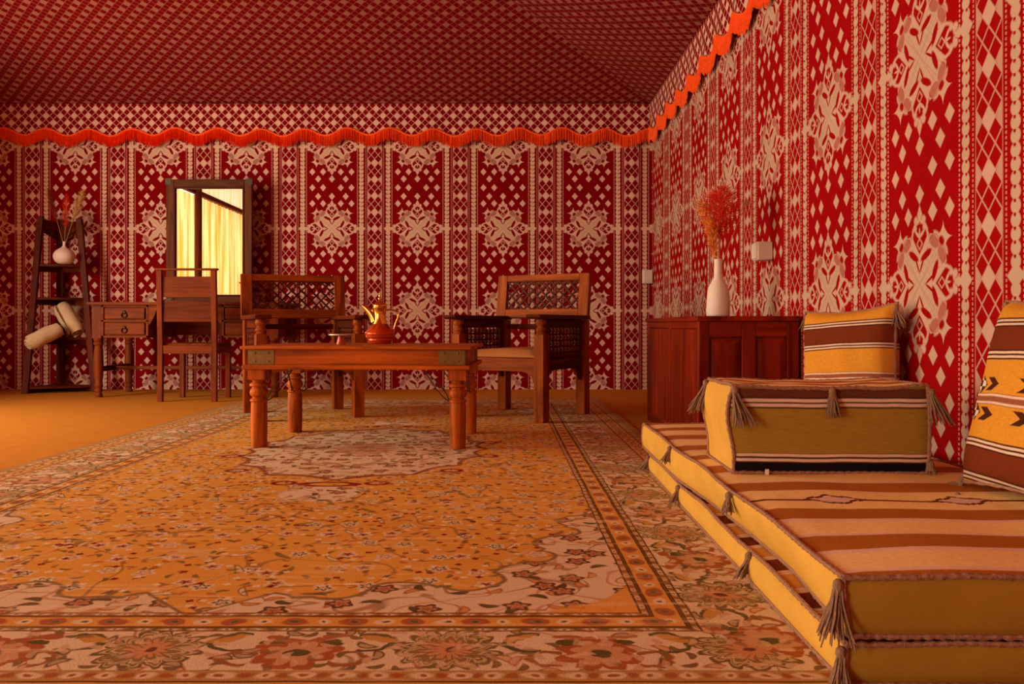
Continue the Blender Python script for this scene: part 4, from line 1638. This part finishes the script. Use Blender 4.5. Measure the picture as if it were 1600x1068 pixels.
def mattress(name, label, loc, rotz, sx, sy, sz, deform, top_mat, tassels, seed):
    t = thing(name, label, 'mattress', loc, rotz, 'floor mattresses')
    mb = rbox(sx, sy, sz, 0.016, 16, 90, 8, deform, ((1, 1), (2, 2), (1, 0)))
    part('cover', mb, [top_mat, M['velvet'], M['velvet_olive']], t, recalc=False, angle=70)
    e = 0.003
    for zz, sd in ((sz - e, 1), (e, 2)):
        c = [(e, e, zz), (sx - e, e, zz), (sx - e, sy - e, zz), (e, sy - e, zz), (e, e, zz)]
        part('piping', cord_path(c, deform, 0.0050, seed=seed * 10 + sd), M['cord'], t)
    for k, (x, y) in enumerate(((e, e), (sx - e, e), (e, sy - e), (sx - e, sy - e))):
        part('piping', cord_path([(x, y, e), (x, y, sz - e)], deform, 0.0050, seed=seed * 10 + 3 + k), M['cord'], t)
    for k, (p, ln, lean) in enumerate(tassels):
        q = deform(Vector(p))
        part('tassel', tassel_mb(Vector(q) + Vector((-0.006, 0, 0)), ln, lean, seed=seed * 20 + k), M['tassel'], t)
    return t


def soft(sx, sy, sz, inset, bulge, waves):
    def f(p):
        x, y, z = p
        fy = y / sy
        h = z / sz
        # side facing the room: puffed between its tufts, lower edge drawn in
        wl = 1 - min(1, x / 0.15)
        puff = bulge * math.sin(min(1, max(0, h)) * PI) * (0.6 + 0.4 * abs(math.sin(fy * PI * waves)))
        x2 = x + wl * (inset * (1 - h) * max(0.0, 1 - ((fy - 0.2) / 0.45) ** 2) * min(1.0, 0.35 + fy * 4) - puff)
        wf = 1 - min(1, y / 0.12)
        y2 = y - wf * bulge * 0.8 * math.sin(min(1, max(0, h)) * PI)
        ze = 0.010 * abs(math.sin(fy * PI * waves)) ** 0.7 * h - 0.004 * h
        zt = 0.006 * mnoise.noise(Vector((x * 5, y * 4, 1.7))) * h
        return Vector((x2, y2, max(z, 0) + ze * 0.6 + zt))
    return f


MATX = 0.510
low_d = soft(0.70, 1.86, 0.068, 0.0, 0.008, 3)
t_low = mattress('floor_mattress', 'lower gold velvet floor mattress lying on the rug edge, beneath the upper one', (0.512, 1.262, 0.010), R(-0.9), 0.72, 1.86, 0.068, low_d, M['lower_top'],
                 [((0, 0.0, 0.064), 0.085, (-.1, -.1)), ((0, 0.50, 0.066), 0.058, (-.25, .1)), ((0, 1.27, 0.066), 0.058, (-.2, 0)), ((0, 1.84, 0.066), 0.058, (-.4, 0.2))], 1)
up_d = soft(0.70, 1.98, 0.096, 0.040, 0.008, 3)
t_up = mattress('floor_mattress', 'upper striped gold and brown floor mattress carrying the cushions', (0.507, 1.262, 0.082), R(-0.9), 0.69, 1.98, 0.096, up_d, M['mattress'],
                [((0, 0.0, 0.092), 0.10, (-.05, -.05)), ((0, 0.65, 0.094), 0.052, (-.05, 0)), ((0, 1.38, 0.094), 0.055, (-.25, 0)), ((0.50, 0.62, 0.100), 0.02, (0.2, 0))], 2)
UPZ = 0.180

# box cushion standing on the mattress
t = thing('box_cushion', 'rectangular olive-gold box cushion with striped borders standing on the mattress', 'cushion', (0.573, 2.105, UPZ), R(-1.5))
bx, by, bz_ = 0.484, 0.29, 0.222


def blk(p):
    x, y, z = p
    fx, fz = x / bx, z / bz_
    return Vector((x + (-0.010 * math.sin(fz * PI) + 0.008 * math.sin(fz * 2 * PI)) * (1 - fx) + 0.006 * math.sin(fz * PI) * fx,
                   y - 0.008 * math.sin(fx * PI) * math.sin(fz * PI) * (1 - y / by) + 0.006 * math.sin(fz * 5) * (1 - fx),
                   z - 0.006 * math.sin(fx * PI) * fz + 0.005 * mnoise.noise(Vector((x * 12, y * 9, 3))) * fz))


mb = rbox(bx, by, bz_, 0.014, 24, 14, 12, blk, ((1, 1), (0, 0), (2, 2)))
part('cover', mb, [M['block_front'], M['velvet'], M['block_top']], t, recalc=False, angle=70)
e = 0.003
for k, c in enumerate(([(e, e, bz_ - e), (bx - e, e, bz_ - e), (bx - e, by - e, bz_ - e), (e, by - e, bz_ - e), (e, e, bz_ - e)],
                       [(e, e, e), (bx - e, e, e), (bx - e, by - e, e), (e, by - e, e), (e, e, e)],
                       [(e, e, e), (e, e, bz_ - e)], [(bx - e, e, e), (bx - e, e, bz_ - e)], [(e, by - e, e), (e, by - e, bz_ - e)],
                       [(bx - e, by - e, e), (bx - e, by - e, bz_ - e)])):
    part('piping', cord_path(c, blk, 0.0055, seed=60 + k), M['cord'], t)
for k, (p, ln, lean) in enumerate((((0.005, -0.006, bz_ - 0.004), 0.10, (.22, -.1)), ((-0.008, by - 0.02, bz_ - 0.004), 0.095, (-.25, 0)), ((0.243, -0.010, bz_ - 0.006), 0.072, (0, -.08)),
                                   ((bx + 0.004, -0.004, bz_ - 0.008), 0.09, (.28, -.05)), ((bx + 0.002, -0.004, 0.035), 0.032, (.1, 0)))):
    part('tassel', tassel_mb(p, ln, lean, n=34, seed=80 + k, r0=0.008), M['tassel'], t)
mb = MB()
mb.b2(0.078, 0.087, -0.012, -0.010, 0.000, 0.014)
part('care_tag', mb, M['white'], t)


def pillow(name, label, loc, rot, w, h, th, cloth, seed, tas, side_cloth=None):
    t = thing(name, label, 'cushion', loc, 0, 'striped square cushions', rot=rot)
    N = 26

    def shape(u, v, s):
        x, z = (u - .5) * 2, (v - .5) * 2
        e = max(0.0, (1 - abs(x) ** 2.6) * (1 - abs(z) ** 2.6)) ** 0.42
        pin = 1 - 0.075 * (1 - abs(z) ** 2) * abs(x) ** 3
        pinz = 1 - 0.085 * (1 - abs(x) ** 2) * abs(z) ** 3
        n_ = mnoise.noise(Vector((x * 2.2, z * 2.2, seed)))
        return (x * w / 2 * pin, s * th / 2 * e * (1 + 0.15 * n_), h / 2 + z * h / 2 * pinz)
    mb = MB()
    mb.grid(N, N, lambda u, v: shape(u, v, -1))
    mb.grid(N, N, lambda u, v: shape(u, v, 1), flip=True)
    part('cover', mb, cloth, t, recalc=False, angle=70)
    edge = []
    for e_ in range(4):
        for k in range(N):
            f = k / N
            u, v = [(f, 0), (1, f), (1 - f, 1), (0, 1 - f)][e_]
            edge.append(Vector(shape(u, v, 0)))
    rr = [0.0048 * (1 + 0.3 * math.sin(k * 2.1)) for k in range(len(edge))]
    mb = MB()
    mb.tube(edge, rr, 7, closed=True)
    part('piping', mb, M['cord'], t)
    for k, (x, z, ln, lean) in enumerate(tas):
        part('tassel', tassel_mb((x * w / 2, -0.004, h / 2 + z * h / 2), ln, lean, n=26, seed=seed * 7 + k), M['tassel'], t)
    return t


M['cush1'] = cushion_cloth('cushion_cloth_a', 0.205, False)
M['cush2'] = cushion_cloth('cushion_cloth_b', 0.215, True)
pillow('square_cushion', 'gold and maroon striped square cushion standing behind the box cushion', (1.135, 2.75, UPZ + 0.016), (R(-4), R(-4), R(-59)), 0.35, 0.415, 0.15, M['cush1'], 3,
       [(-0.98, 0.97, 0.06, (-.1, 0)), (0.98, 0.97, 0.075, (.15, 0))])
pillow('square_cushion', 'large gold striped cushion with black and white motif leaning on the side wall', (1.085, 1.745, UPZ + 0.005), (R(-14), 0, R(-88)), 0.46, 0.435, 0.13, M['cush2'], 5,
       [(-0.97, 0.98, 0.05, (0, .1)), (-1.0, -0.95, 0.025, (-.8, -.4))])
